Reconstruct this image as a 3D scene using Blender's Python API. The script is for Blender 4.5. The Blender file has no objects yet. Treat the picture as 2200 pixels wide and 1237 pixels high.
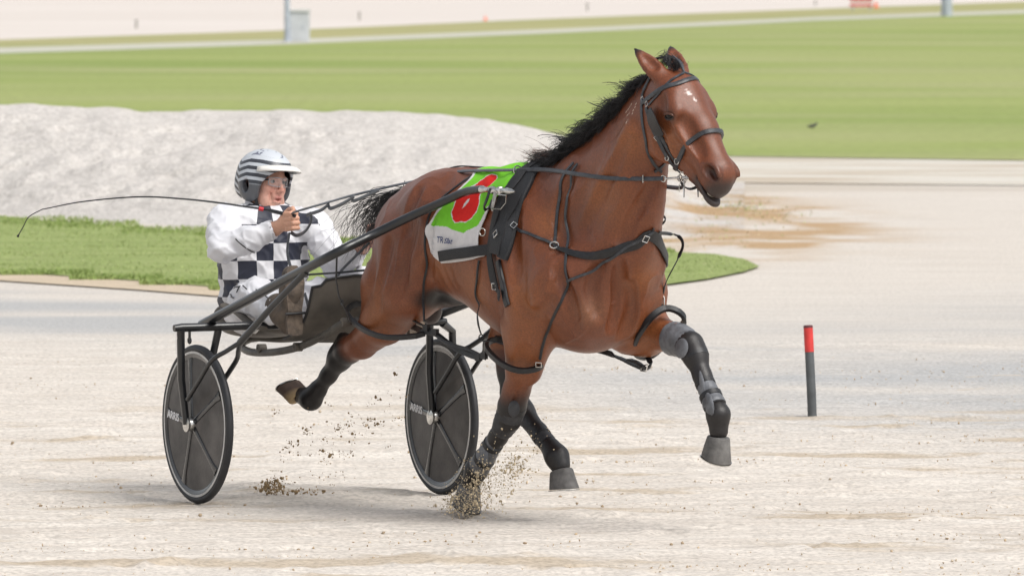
import bpy, math, random
import numpy as np
from mathutils import Vector, Matrix
random.seed(7); RNG = np.random.default_rng(7)
SC = bpy.context.scene; COL = SC.collection
R = math.radians

# ------------------------------------------------------------------ camera, sky, sun, exposure
FPX = 18056.0                                   # focal length of the long lens, in pixels of a 2200 px wide frame
PHI = math.atan(796.5 / FPX)
CAM = np.array([0.0, -37.0, 2.58])
cd = bpy.data.cameras.new('camera'); cam = bpy.data.objects.new('camera', cd); COL.objects.link(cam)
cam.location = CAM; cam.rotation_euler = (math.pi / 2 - PHI, 0, 0)
cd.sensor_width = 36; cd.lens = 36 * FPX / 2200; cd.clip_start = 1; cd.clip_end = 4000
cd.dof.use_dof = True; cd.dof.focus_distance = 36.4; cd.dof.aperture_fstop = 10
SC.camera = cam
SUN_EL, SUN_AZ = 52, 128                         # azimuth clockwise from +Y (away from camera)
w = bpy.data.worlds.new('World'); SC.world = w; w.use_nodes = True
nt = w.node_tree; nt.nodes.clear()
sk = nt.nodes.new('ShaderNodeTexSky'); sk.sky_type = 'NISHITA'; sk.sun_disc = False
sk.sun_elevation = R(SUN_EL); sk.sun_rotation = R(SUN_AZ); sk.dust_density = 3.0
hs = nt.nodes.new('ShaderNodeHueSaturation'); hs.inputs['Saturation'].default_value = 0.22
bg = nt.nodes.new('ShaderNodeBackground'); bg.inputs[1].default_value = 0.124
wo = nt.nodes.new('ShaderNodeOutputWorld')
nt.links.new(sk.outputs[0], hs.inputs['Color']); nt.links.new(hs.outputs[0], bg.inputs[0]); nt.links.new(bg.outputs[0], wo.inputs[0])
sd = bpy.data.lights.new('sun', 'SUN'); sd.energy = 1.5; sd.angle = R(36); sd.color = (1.0, 0.965, 0.91)
sun = bpy.data.objects.new('sun', sd); COL.objects.link(sun)
sdir = Vector((math.sin(R(SUN_AZ)) * math.cos(R(SUN_EL)), math.cos(R(SUN_AZ)) * math.cos(R(SUN_EL)), math.sin(R(SUN_EL))))
sun.rotation_euler = sdir.to_track_quat('Z', 'Y').to_euler(); sun.location = (0, 0, 30)
SC.view_settings.view_transform = 'Standard'; SC.view_settings.look = 'None'
SC.view_settings.exposure = 0.58; SC.view_settings.gamma = 1.0; SC.view_settings.use_curve_mapping = False

# ------------------------------------------------------------------ geometry helpers
FW = np.array([0, math.cos(PHI), -math.sin(PHI)]); UP = np.array([0, math.sin(PHI), math.cos(PHI)])
def ray(px, py): return FW + np.array([1.0, 0, 0]) * (px - 1100) / FPX + UP * (618.5 - py) / FPX
def ground(px, py, z=0.0):
    d = ray(px, py); t = (z - CAM[2]) / d[2]; return CAM + d * t
def at_depth(px, py, Y):                         # world point seen at a pixel, at world depth Y
    d = ray(px, py); t = (Y - CAM[1]) / d[1]; return CAM + d * t
class Frame:                                     # x forward, y left, z up
    def __init__(s, o, th):
        s.o = np.array(o, float); a = R(th); s.a = a
        s.F = np.array([math.sin(a), -math.cos(a), 0]); s.L = np.array([math.cos(a), math.sin(a), 0])
    def dirl(s, d): return np.array([d @ s.F, d @ s.L, d[2]])
    def loc(s, p): return s.dirl(np.asarray(p, float) - s.o)
    def P(s, px, py, y):
        c = s.loc(CAM); d = s.dirl(ray(px, py)); return c + d * ((y - c[1]) / d[1])
    def PX(s, px, py, x):
        c = s.loc(CAM); d = s.dirl(ray(px, py)); return c + d * ((x - c[0]) / d[0])
    def mat(s):
        m = Matrix.Identity(4)
        for i in range(3): m[i][0] = s.F[i]; m[i][1] = s.L[i]; m[i][2] = (0, 0, 1)[i]; m[i][3] = s.o[i]
        return m
HF = Frame((0, 0, 0), 34); HF.o = ground(1000, 1112) + HF.L * 0.10       # the horse
SF = Frame((0, 0, 0), 27); SF.o = ground(425, 1081) + SF.L * 0.60        # the sulky
def V(*a): return np.array(a, float)
def unit(v): return v / (np.linalg.norm(v) + 1e-12)

_tab = np.random.default_rng(3).random((32, 32, 32)).astype(np.float32)
def vnoise(P, s=1.0):
    P = np.asarray(P, np.float32) * s; i = np.floor(P).astype(int); f = P - i; f = f * f * (3 - 2 * f); i &= 31; j = (i + 1) & 31
    def g(a, b, c): return _tab[a[..., 0], b[..., 1], c[..., 2]]
    x, y, z = f[..., 0], f[..., 1], f[..., 2]
    c00 = g(i, i, i) * (1 - x) + g(j, i, i) * x; c10 = g(i, j, i) * (1 - x) + g(j, j, i) * x
    c01 = g(i, i, j) * (1 - x) + g(j, i, j) * x; c11 = g(i, j, j) * (1 - x) + g(j, j, j) * x
    return ((c00 * (1 - y) + c10 * y) * (1 - z) + (c01 * (1 - y) + c11 * y) * z) * 2 - 1
def fbm(P, s=1.0, o=4):
    v = 0; a = 1.0
    for k in range(o): v = v + a * vnoise(np.asarray(P) + 7.3 * k, s); s *= 2.03; a *= 0.5
    return v
def sst(a, b, x): t = np.clip((np.asarray(x) - a) / (b - a), 0, 1); return t * t * (3 - 2 * t)

class SDF:                                       # smooth union of round cones and ellipsoids on a grid -> one continuous skin
    def __init__(s, lo, hi, h):
        s.lo = np.array(lo, float); s.h = h; s.n = np.ceil((np.array(hi) - s.lo) / h).astype(int) + 1
        s.ax = [(s.lo[i] + h * np.arange(s.n[i])).astype(np.float32) for i in range(3)]
        s.V = np.full(tuple(s.n), 0.5, np.float32)
    def _put(s, blo, bhi, k, fn, sub):
        m = 1.8 * k + 4 * s.h
        a = np.clip(np.floor((np.minimum(blo, bhi) - m - s.lo) / s.h).astype(int), 0, s.n - 1)
        b = np.clip(np.ceil((np.maximum(blo, bhi) + m - s.lo) / s.h).astype(int) + 1, 1, s.n)
        if np.any(b <= a): return
        sl = tuple(slice(a[i], b[i]) for i in range(3))
        X = s.ax[0][sl[0]][:, None, None]; Y = s.ax[1][sl[1]][None, :, None]; Z = s.ax[2][sl[2]][None, None, :]
        d = fn(X, Y, Z).astype(np.float32); o = s.V[sl]
        if sub: o = -o
        h = np.clip(0.5 + 0.5 * (o - d) / k, 0, 1)
        r = o * (1 - h) + d * h - k * h * (1 - h)
        s.V[sl] = -r if sub else r
    def cone(s, a, b, ra, rb, k=0.03, sy=1.0, sub=False):      # sy: flattening across y
        a = np.asarray(a, float); b = np.asarray(b, float); d = b - a
        def fn(X, Y, Z):
            px, py, pz = X - a[0], (Y - a[1]) / sy, Z - a[2]; dy = d[1] / sy
            t = np.clip((px * d[0] + py * dy + pz * d[2]) / (d[0] ** 2 + dy ** 2 + d[2] ** 2 + 1e-9), 0, 1)
            return (np.sqrt((px - t * d[0]) ** 2 + (py - t * dy) ** 2 + (pz - t * d[2]) ** 2) - (ra + (rb - ra) * t)) * (0.5 + 0.5 * min(sy, 1))
        m = max(ra, rb) * max(sy, 1.0)
        s._put(np.minimum(a, b) - m, np.maximum(a, b) + m, k, fn, sub)
    def chain(s, pts, rad, k=0.03, sy=1.0):
        for i in range(len(pts) - 1): s.cone(pts[i], pts[i + 1], rad[i], rad[i + 1], k, sy)
    def ell(s, c, r, k=0.03, rot=None, sub=False):             # rot: 3 rows = local axes
        c = np.asarray(c, float); r = np.asarray(r, float); M = np.eye(3) if rot is None else np.asarray(rot)
        def fn(X, Y, Z):
            x, y, z = X - c[0], Y - c[1], Z - c[2]
            q = [(x * M[i][0] + y * M[i][1] + z * M[i][2]) / r[i] for i in range(3)]
            k0 = np.sqrt(q[0] ** 2 + q[1] ** 2 + q[2] ** 2); k1 = np.sqrt((q[0] / r[0]) ** 2 + (q[1] / r[1]) ** 2 + (q[2] / r[2]) ** 2)
            return k0 * (k0 - 1) / (k1 + 1e-6)
        e = np.sqrt(((np.abs(M) * r[:, None]) ** 2).sum(0)) if rot is not None else r
        s._put(c - e, c + e, k, fn, sub)
    def sample(s, P):
        q = (np.asarray(P, float) - s.lo) / s.h; q = np.clip(q, 0, s.n - 1.001); i = q.astype(int); f = q - i; o = 0
        for dx in (0, 1):
            for dy in (0, 1):
                for dz in (0, 1):
                    wt = (f[..., 0] if dx else 1 - f[..., 0]) * (f[..., 1] if dy else 1 - f[..., 1]) * (f[..., 2] if dz else 1 - f[..., 2])
                    o = o + wt * s.V[i[..., 0] + dx, i[..., 1] + dy, i[..., 2] + dz]
        return o
    def grad(s, P, e=0.012):
        P = np.asarray(P, float); g = np.stack([s.sample(P + np.eye(3)[i] * e) - s.sample(P - np.eye(3)[i] * e) for i in range(3)], -1)
        return g / (np.linalg.norm(g, axis=-1, keepdims=True) + 1e-9)
    def snap(s, P, off=0.0):
        P = np.array(P, float)
        for _ in range(6): P = P - s.grad(P) * (s.sample(P) - off)[..., None] * 0.8
        return P
    def hit(s, frame, px, py, off=0.0):                         # first skin point along a line of sight
        c = frame.loc(CAM); d = unit(frame.dirl(ray(px, py)))
        t0 = np.linalg.norm(frame.o - CAM); t = np.arange(t0 - 3.0, t0 + 2.5, 0.004); P = c + d * t[:, None]
        ok = np.all((P > s.lo) & (P < s.lo + s.h * (s.n - 1)), 1); v = np.where(ok, s.sample(P), 9)
        i = np.argmax(v < off) if np.any(v < off) else np.argmin(v)
        return P[i]
    def mesh(s, smooth=2):
        v = s.V; I = v < 0; n = s.n
        c = sum(I[dx:n[0] - 1 + dx, dy:n[1] - 1 + dy, dz:n[2] - 1 + dz].astype(np.int8) for dx in (0, 1) for dy in (0, 1) for dz in (0, 1))
        cells = np.argwhere((c > 0) & (c < 8)); idx = np.full(tuple(n - 1), -1, np.int32); idx[tuple(cells.T)] = np.arange(len(cells))
        cor = [(dx, dy, dz) for dx in (0, 1) for dy in (0, 1) for dz in (0, 1)]
        cv = [v[cells[:, 0] + a, cells[:, 1] + b, cells[:, 2] + e] for a, b, e in cor]
        acc = np.zeros((len(cells), 3)); cnt = np.zeros(len(cells))
        for i in range(8):
            for j in range(i + 1, 8):
                a, b = np.array(cor[i]), np.array(cor[j])
                if np.abs(a - b).sum() != 1: continue
                m = (cv[i] < 0) != (cv[j] < 0); t = np.where(m, cv[i] / np.where(m, cv[i] - cv[j], 1), 0)
                acc += np.where(m[:, None], a + (b - a) * t[:, None], 0); cnt += m
        Pv = s.lo + s.h * (cells + acc / cnt[:, None]); F = []
        for ax in range(3):
            sl0 = [slice(1, -1)] * 3; sl1 = [slice(1, -1)] * 3; sl0[ax] = slice(0, -1); sl1[ax] = slice(1, None)
            A, B = I[tuple(sl0)], I[tuple(sl1)]; e = np.argwhere(A != B); inside = A[tuple(e.T)]
            e = e + np.array([0 if i == ax else 1 for i in range(3)])
            u, w2 = [(1, 2), (2, 0), (0, 1)][ax]
            def cell(du, dw):
                q = e.copy(); q[:, u] += du; q[:, w2] += dw; return idx[tuple(q.T)]
            q = np.stack([cell(-1, -1), cell(0, -1), cell(0, 0), cell(-1, 0)], 1)
            q[~inside] = q[~inside][:, ::-1]; F.append(q)
        F = np.concatenate(F)
        ed = np.concatenate([F[:, [0, 1]], F[:, [1, 2]], F[:, [2, 3]], F[:, [3, 0]]])
        for it in range(smooth):
            cn = np.bincount(ed[:, 0], minlength=len(Pv)) + np.bincount(ed[:, 1], minlength=len(Pv))
            av = np.stack([(np.bincount(ed[:, 0], Pv[ed[:, 1], k], len(Pv)) + np.bincount(ed[:, 1], Pv[ed[:, 0], k], len(Pv))) / np.maximum(cn, 1) for k in range(3)], 1)
            Pv = Pv + (av - Pv) * (0.6 if it % 2 == 0 else -0.62 if smooth > 2 else 0.5)
        return Pv, F

def mesh_obj(name, verts, faces, mat, parent=None, smooth=True, attrs=None, frame=None, cattr=None):
    me = bpy.data.meshes.new(name); verts = np.asarray(verts, float)
    if isinstance(faces, np.ndarray) and faces.ndim == 2:
        nf, k = faces.shape; me.vertices.add(len(verts)); me.vertices.foreach_set('co', verts.astype(np.float32).ravel())
        me.loops.add(nf * k); me.loops.foreach_set('vertex_index', faces.astype(np.int32).ravel())
        me.polygons.add(nf); me.polygons.foreach_set('loop_start', np.arange(0, nf * k, k, dtype=np.int32))
        me.update(calc_edges=True)
    else:
        me.from_pydata([tuple(v) for v in verts], [], [tuple(int(i) for i in f) for f in faces]); me.update()
    if smooth: me.polygons.foreach_set('use_smooth', np.ones(len(me.polygons), bool))
    for k, a in (attrs or {}).items():
        at = me.attributes.new(k, 'FLOAT', 'POINT'); at.data.foreach_set('value', np.asarray(a, np.float32))
    if cattr is not None:
        ca = me.color_attributes.new('coat', 'FLOAT_COLOR', 'POINT')
        ca.data.foreach_set('color', np.concatenate([cattr, np.ones((len(cattr), 1))], 1).astype(np.float32).ravel())
    for m in (mat if isinstance(mat, (list, tuple)) else [mat]): me.materials.append(m)
    o = bpy.data.objects.new(name, me); COL.objects.link(o)
    if parent is not None: o.parent = parent
    elif frame is not None: o.matrix_world = frame.mat()
    return o
def thing(name, label, cat, frame=None, loc=None, group=None):
    o = bpy.data.objects.new(name, None); COL.objects.link(o); o.empty_display_size = 0.1
    if frame is not None: o.matrix_world = frame.mat()
    if loc is not None: o.location = loc
    return tag(o, label, cat, group)
def tag(o, label=None, cat=None, group=None, kind=None):
    for k, v in (('label', label), ('category', cat), ('group', group), ('kind', kind)):
        if v: o[k] = v
    return o

class MB:                                        # collects simple solids into ONE mesh
    def __init__(s): s.v = []; s.f = []
    def add(s, v, f):
        n = len(s.v); s.v += [tuple(map(float, p)) for p in v]; s.f += [tuple(int(i) + n for i in q) for q in f]; return s
    def tube(s, pts, rad, n=10, cap=True, flat=None):
        pts = [np.asarray(p, float) for p in pts]; rad = [rad] * len(pts) if np.isscalar(rad) else list(rad)
        T = [unit(pts[min(i + 1, len(pts) - 1)] - pts[max(i - 1, 0)]) for i in range(len(pts))]
        u = np.cross(T[0], V(0, 0, 1)); u = np.cross(T[0], V(1, 0, 0)) if np.linalg.norm(u) < 1e-3 else u; u = unit(u); vs = []
        for p, t, r in zip(pts, T, rad):
            u = unit(u - t * (u @ t)); b = np.cross(t, u)
            for k in range(n):
                a = 2 * math.pi * k / n; vs.append(p + r * (u * math.cos(a) + b * math.sin(a) * (flat or 1)))
        m = len(pts); fs = [(i * n + k, i * n + (k + 1) % n, (i + 1) * n + (k + 1) % n, (i + 1) * n + k) for i in range(m - 1) for k in range(n)]
        if cap: fs += [tuple(range(n))[::-1], tuple((m - 1) * n + k for k in range(n))]
        return s.add(vs, fs)
    def ring(s, c, nrm, rad, r, n=20, m=6, squash=1.0, up=None):
        c = np.asarray(c, float); nrm = unit(np.asarray(nrm, float)); u = np.cross(nrm, V(0, 0, 1)) if up is None else np.cross(nrm, up); u = unit(u if np.linalg.norm(u) > 1e-3 else V(1, 0, 0)); b = np.cross(nrm, u); vs = []; fs = []
        for i in range(n):
            a = 2 * math.pi * i / n; d = u * math.cos(a) + b * math.sin(a) * squash; p = c + d * rad
            for k in range(m):
                t = 2 * math.pi * k / m; vs.append(p + r * (unit(d) * math.cos(t) + nrm * math.sin(t)))
        fs = [(i * m + k, ((i + 1) % n) * m + k, ((i + 1) % n) * m + (k + 1) % m, i * m + (k + 1) % m) for i in range(n) for k in range(m)]
        return s.add(vs, fs)
    def lathe(s, c, axis, prof, n=24, ref=None, close=False):   # prof: (radius, height along axis)
        c = np.asarray(c, float); ax = unit(np.asarray(axis, float)); u = np.cross(ax, V(0, 0, 1) if ref is None else ref)
        u = unit(u if np.linalg.norm(u) > 1e-3 else V(1, 0, 0)); b = np.cross(ax, u); vs = []
        for r, h in prof:
            for k in range(n):
                a = 2 * math.pi * k / n; vs.append(c + ax * h + r * (u * math.cos(a) + b * math.sin(a)))
        m = len(prof); rg = range(m) if close else range(m - 1)
        fs = [(i * n + k, i * n + (k + 1) % n, ((i + 1) % m) * n + (k + 1) % n, ((i + 1) % m) * n + k) for i in rg for k in range(n)]
        return s.add(vs, fs)
    def box(s, c, ax, half):                      # ax: three axis vectors
        c = np.asarray(c, float); vs = [c + sx * half[0] * ax[0] + sy * half[1] * ax[1] + sz * half[2] * ax[2] for sx in (-1, 1) for sy in (-1, 1) for sz in (-1, 1)]
        return s.add(vs, [(0, 1, 3, 2), (4, 6, 7, 5), (0, 4, 5, 1), (2, 3, 7, 6), (0, 2, 6, 4), (1, 5, 7, 3)])
    def ribbon(s, pts, nrm, width, th):           # strap: rectangular section with rounded back
        n = len(pts); width = [width] * n if np.isscalar(width) else width; vs = []
        for i in range(n):
            t = unit(pts[min(i + 1, n - 1)] - pts[max(i - 1, 0)]); nn = unit(nrm[i] - t * (nrm[i] @ t)); b = np.cross(t, nn) * width[i] / 2
            vs += [pts[i] - b, pts[i] + b, pts[i] + b + nn * th * 0.7, pts[i] + b * 0.8 + nn * th, pts[i] - b * 0.8 + nn * th, pts[i] - b + nn * th * 0.7]
        m = 6; fs = [(i * m + k, i * m + (k + 1) % m, (i + 1) * m + (k + 1) % m, (i + 1) * m + k) for i in range(n - 1) for k in range(m)]
        fs += [tuple(range(m))[::-1], tuple((n - 1) * m + k for k in range(m))]
        return s.add(vs, fs)
    def build(s, name, mat, parent=None, smooth=True, frame=None, flip=False):
        o = mesh_obj(name, s.v, s.f, mat, parent, smooth, frame=frame)
        import bmesh
        bm = bmesh.new(); bm.from_mesh(o.data); bmesh.ops.recalc_face_normals(bm, faces=bm.faces); bm.to_mesh(o.data); bm.free()
        if smooth:
            try: o.data.set_sharp_from_angle(angle=R(42))
            except Exception: pass
        return o
def curve(pts, n=24, closed=False):               # Catmull-Rom through points, even spacing
    P = np.array(pts, float); m = len(P); out = []
    idx = (lambda i: P[i % m]) if closed else (lambda i: P[min(max(i, 0), m - 1)] if 0 <= i < m else (2 * P[0] - P[1] if i < 0 else 2 * P[-1] - P[-2]))
    segs = m if closed else m - 1
    for i in range(segs):
        a, b, c, d = idx(i - 1), idx(i), idx(i + 1), idx(i + 2)
        for t in np.linspace(0, 1, 16, endpoint=False): out.append(0.5 * (2 * b + (c - a) * t + (2 * a - 5 * b + 4 * c - d) * t * t + (3 * b - a - 3 * c + d) * t ** 3))
    out.append(P[0] if closed else P[-1]); out = np.array(out); L = np.concatenate([[0], np.cumsum(np.linalg.norm(np.diff(out, axis=0), axis=1))])
    q = np.linspace(0, L[-1], n); return np.stack([np.interp(q, L, out[:, k]) for k in range(3)], 1)

# ------------------------------------------------------------------ materials
def mat(name, col, rough=0.6, var=0.0, scale=20, bump=0.0, bscale=80, metal=0.0, spec=0.5, sheen=0.0, coat=0.0, col2=None, trans=0.0, attr=None, stretch=None, emit=None, sss=0.0, alpha=1.0, detail=4):
    m = bpy.data.materials.new(name); m.use_nodes = True; N = m.node_tree.nodes; Lk = m.node_tree.links; b = N['Principled BSDF']
    b.inputs['Roughness'].default_value = rough; b.inputs['Metallic'].default_value = metal; b.inputs['Specular IOR Level'].default_value = spec
    b.inputs['Sheen Weight'].default_value = sheen; b.inputs['Coat Weight'].default_value = coat; b.inputs['Coat Roughness'].default_value = 0.25
    b.inputs['Transmission Weight'].default_value = trans; b.inputs['Alpha'].default_value = alpha
    if sss: b.inputs['Subsurface Weight'].default_value = sss; b.inputs['Subsurface Radius'].default_value = (0.012, 0.005, 0.003); b.inputs['Subsurface Scale'].default_value = 1.0
    c4 = tuple(col) + (1,); b.inputs['Base Color'].default_value = c4
    tc = N.new('ShaderNodeTexCoord'); src = tc.outputs['Object']
    if stretch:
        mp = N.new('ShaderNodeMapping'); mp.inputs['Scale'].default_value = stretch; Lk.new(src, mp.inputs[0]); src = mp.outputs[0]
    base = None
    if attr:
        an = N.new('ShaderNodeAttribute'); an.attribute_name = attr; base = an.outputs['Color']
    if var or col2:
        nz = N.new('ShaderNodeTexNoise'); nz.inputs['Scale'].default_value = scale; nz.inputs['Detail'].default_value = detail; Lk.new(src, nz.inputs['Vector'])
        rp = N.new('ShaderNodeValToRGB'); rp.color_ramp.elements[0].position = 0.3; rp.color_ramp.elements[1].position = 0.7; Lk.new(nz.outputs[0], rp.inputs[0])
        if attr:
            rp.color_ramp.elements[0].color = (1 - var,) * 3 + (1,); rp.color_ramp.elements[1].color = (1 + var,) * 3 + (1,)
            mx = N.new('ShaderNodeMix'); mx.data_type = 'RGBA'; mx.blend_type = 'MULTIPLY'; mx.inputs[0].default_value = 1
            Lk.new(base, mx.inputs[6]); Lk.new(rp.outputs[0], mx.inputs[7]); base = mx.outputs[2]
        else:
            lo = col2 or tuple(c * (1 - var) for c in col); hi = col if col2 else tuple(min(1, c * (1 + var)) for c in col)
            rp.color_ramp.elements[0].color = tuple(lo) + (1,); rp.color_ramp.elements[1].color = tuple(hi) + (1,); base = rp.outputs[0]
    if base is not None: Lk.new(base, b.inputs['Base Color'])
    if bump:
        n2 = N.new('ShaderNodeTexNoise'); n2.inputs['Scale'].default_value = bscale; n2.inputs['Detail'].default_value = 5; Lk.new(src, n2.inputs['Vector'])
        bp = N.new('ShaderNodeBump'); bp.inputs['Strength'].default_value = bump; bp.inputs['Distance'].default_value = 0.01
        Lk.new(n2.outputs[0], bp.inputs['Height']); Lk.new(bp.outputs[0], b.inputs['Normal'])
    if emit: b.inputs['Emission Color'].default_value = c4; b.inputs['Emission Strength'].default_value = emit
    return m
LEATHER = mat('black_leather', (0.011, 0.0115, 0.0135), 0.42, var=0.4, scale=60, bump=0.15, bscale=300)
WEB = mat('black_webbing', (0.012, 0.012, 0.014), 0.6, var=0.3, scale=150, bump=0.3, bscale=500)
STEEL = mat('steel', (0.62, 0.61, 0.59), 0.25, metal=1.0, var=0.2, scale=60)
# ------------------------------------------------------------------ setting
def sheet(name, poly, z, m, kind='structure', res=None):
    o = mesh_obj(name, [(p[0], p[1], z) for p in poly], [tuple(range(len(poly)))], m, smooth=False); tag(o, kind=kind)
    if o.data.polygons[0].normal.z < 0: o.data.flip_normals()
    return o
def ground_mat(name, c1, c2, scale, stretch, fine=(60, 0.25), c3=None, s3=0.35, bump=0.6, bscale=9, attr=None, acol=None, attr2=None, acol2=None, attr3=None, acol3=None, rough=0.95):
    m = bpy.data.materials.new(name); m.use_nodes = True; N = m.node_tree.nodes; Lk = m.node_tree.links; b = N['Principled BSDF']; b.inputs['Roughness'].default_value = rough; b.inputs['Specular IOR Level'].default_value = 0.15
    tc = N.new('ShaderNodeTexCoord'); mp = N.new('ShaderNodeMapping'); mp.inputs['Scale'].default_value = stretch; Lk.new(tc.outputs['Object'], mp.inputs[0])
    def noise(sc, det, vec=mp.outputs[0]):
        n = N.new('ShaderNodeTexNoise'); n.inputs['Scale'].default_value = sc; n.inputs['Detail'].default_value = det; Lk.new(vec, n.inputs['Vector']); return n.outputs[0]
    def ramp(f, lo, hi, p0=.35, p1=.65):
        r = N.new('ShaderNodeValToRGB'); r.color_ramp.elements[0].position = p0; r.color_ramp.elements[1].position = p1; r.color_ramp.elements[0].color = tuple(lo) + (1,); r.color_ramp.elements[1].color = tuple(hi) + (1,); Lk.new(f, r.inputs[0]); return r.outputs[0]
    def mix(f, a, bb, blend='MIX'):
        x = N.new('ShaderNodeMix'); x.data_type = 'RGBA'; x.blend_type = blend
        if isinstance(f, float): x.inputs[0].default_value = f
        else: Lk.new(f, x.inputs[0])
        for i, v in ((6, a), (7, bb)):
            if isinstance(v, tuple): x.inputs[i].default_value = v + (1,)
            else: Lk.new(v, x.inputs[i])
        return x.outputs[2]
    col = ramp(noise(scale, 6), c1, c2)
    if c3: col = mix(ramp(noise(s3, 4), (0, 0, 0), (1, 1, 1), .45, .7), col, c3)
    if attr: an = N.new('ShaderNodeAttribute'); an.attribute_name = attr; col = mix(an.outputs['Fac'], col, acol)
    if attr2: an = N.new('ShaderNodeAttribute'); an.attribute_name = attr2; col = mix(an.outputs['Fac'], col, acol2)
    if attr3: an = N.new('ShaderNodeAttribute'); an.attribute_name = attr3; col = mix(an.outputs['Fac'], col, acol3)
    if fine: v = 1 - fine[1]; col = mix(1.0, col, ramp(noise(fine[0], 3, tc.outputs['Object']), (v, v, v), (1.0, 1.0, 1.0), .3, .6), 'MULTIPLY')
    Lk.new(col, b.inputs['Base Color'])
    bp = N.new('ShaderNodeBump'); bp.inputs['Strength'].default_value = bump; bp.inputs['Distance'].default_value = 0.03; Lk.new(noise(bscale, 8), bp.inputs['Height']); Lk.new(bp.outputs[0], b.inputs['Normal'])
    return m
SAND, SAND2, SANDB = (0.67, 0.620, 0.560), (0.60, 0.545, 0.485), (0.46, 0.375, 0.275)
sheet('ground', [(-1500, -60, 0), (1500, -60, 0), (1500, 3000, 0), (-1500, 3000, 0)], -0.012, ground_mat('pale_soil', (0.62, 0.56, 0.50), (0.52, 0.47, 0.41), 0.8, (.5, 1.6, 1), bump=.3, c3=(0.50, 0.44, 0.36)))
# racing track: displaced sand near the camera, harrow lines along the track
xs = np.concatenate([np.arange(-22, -6.6, 0.25), np.arange(-6.5, 6.51, 0.045), np.arange(6.75, 22, 0.25)]); ys = [-6.5]
while ys[-1] < 42: ys.append(ys[-1] + (0.030 if ys[-1] < 6 else 0.030 + (ys[-1] - 6) * 0.010))
ys = np.array(ys); X, Y = np.meshgrid(xs, ys, indexing='ij'); P = np.stack([X, Y, 0 * X], -1)
Zt = 0.010 * fbm(P * V(.8, 2.4, 1), 1.2, 3) + 0.007 * fbm(P * V(1.6, 5, 1), 2.2, 3) + 0.005 * np.maximum(0, fbm(P * V(1, 2, 1) + 9, 5, 3)) + 0.004 * fbm(P, 14, 2)
for c in ((ground(425, 1081)), (ground(948, 1062))):   # wheel ruts run back from the wheels
    q = P[..., :2] - c[:2]; al = q @ SF.F[:2]; la = q @ SF.L[:2]; Zt = Zt * (1 - np.exp(-(la / .05) ** 2) * (al < .15)) - 0.010 * np.exp(-(la / .022) ** 2) * (al < .05) + .004 * np.exp(-((np.abs(la) - .04) / .015) ** 2) * (al < .05)
hoofs = [ground(RNG.uniform(-100, 2300), RNG.uniform(880, 1240)) for _ in range(150)]
for c in hoofs:
    d2 = ((P[..., 0] - c[0]) / 1.0) ** 2 + ((P[..., 1] - c[1]) / 1.25) ** 2; Zt += -0.018 * np.exp(-d2 / .055 ** 2) + .010 * np.exp(-((np.sqrt(d2) - .085) / .03) ** 2)
for c in (ground(1000, 1112), ground(560, 1050)): d = np.linalg.norm(P[..., :2] - c[:2], axis=-1); Zt += 0.02 * np.exp(-((d - .10) / .05) ** 2) - .035 * np.exp(-(d / .07) ** 2)
Zt = Zt * (1 - sst(13, 18, Y)) - .004 * sst(13, 18, Y)
Yp = Y + 37; row = 46584 / Yp - 178; pxx = 1100 + X * FPX / Yp
def bell(x, a, b, s): return sst(a - s, a + s, x) * (1 - sst(b - s, b + s, x))
nz = fbm(P * V(.35, .9, 1), 1.0, 4)
c0 = np.interp(pxx, [0, 500, 1000, 1400, 2200], [668, 700, 770, 800, 800]); hw = np.interp(pxx, [0, 500, 1000, 1400, 2200], [55, 58, 65, 85, 130])
damp = np.clip(np.exp(-(np.abs(row - c0) / hw) ** 2.5) * (0.85 + 0.6 * nz), 0, 1) * .95
loose = np.clip(sst(.30, .75, fbm(P * V(.6, 2.0, 1) + 31, 1.5, 5)) * bell(row, 880, 1300, 40) * 0.75, 0, 1)
def dryness(px_, row_, P_):
    n_ = fbm(P_ * V(1.2, 1.0, 1) + 3, 1.6, 4); m1 = np.exp(-((px_ - 1630) / 230) ** 2 - ((row_ - 455 - (px_ - 1600) * .10) / 36) ** 2) + np.exp(-((px_ - 1570) / 220) ** 2 - ((row_ - 522) / 30) ** 2) + .6 * np.exp(-((px_ - 1950) / 200) ** 2 - ((row_ - 372) / 10) ** 2)
    return np.clip(m1 * (.80 + 1.3 * n_), 0, .95)
dry = dryness(pxx, row, P)
nx_, ny_ = X.shape; idx = np.arange(nx_ * ny_).reshape(nx_, ny_)
TRK = ground_mat('track_sand', SAND, SAND2, 2.2, (0.35, 2.6, 1), fine=(45, .30), attr='damp', acol=(0.44, 0.438, 0.434), attr2='loose', acol2=SANDB, attr3='dry', acol3=(0.46, 0.31, 0.17), bump=.8, bscale=7)
tr = mesh_obj('racing_track', np.stack([X, Y, Zt], -1).reshape(-1, 3), np.stack([idx[:-1, :-1], idx[1:, :-1], idx[1:, 1:], idx[:-1, 1:]], -1).reshape(-1, 4), TRK, attrs={'damp': damp.ravel(), 'loose': loose.ravel(), 'dry': dry.ravel()}); tag(tr, kind='structure')
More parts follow.
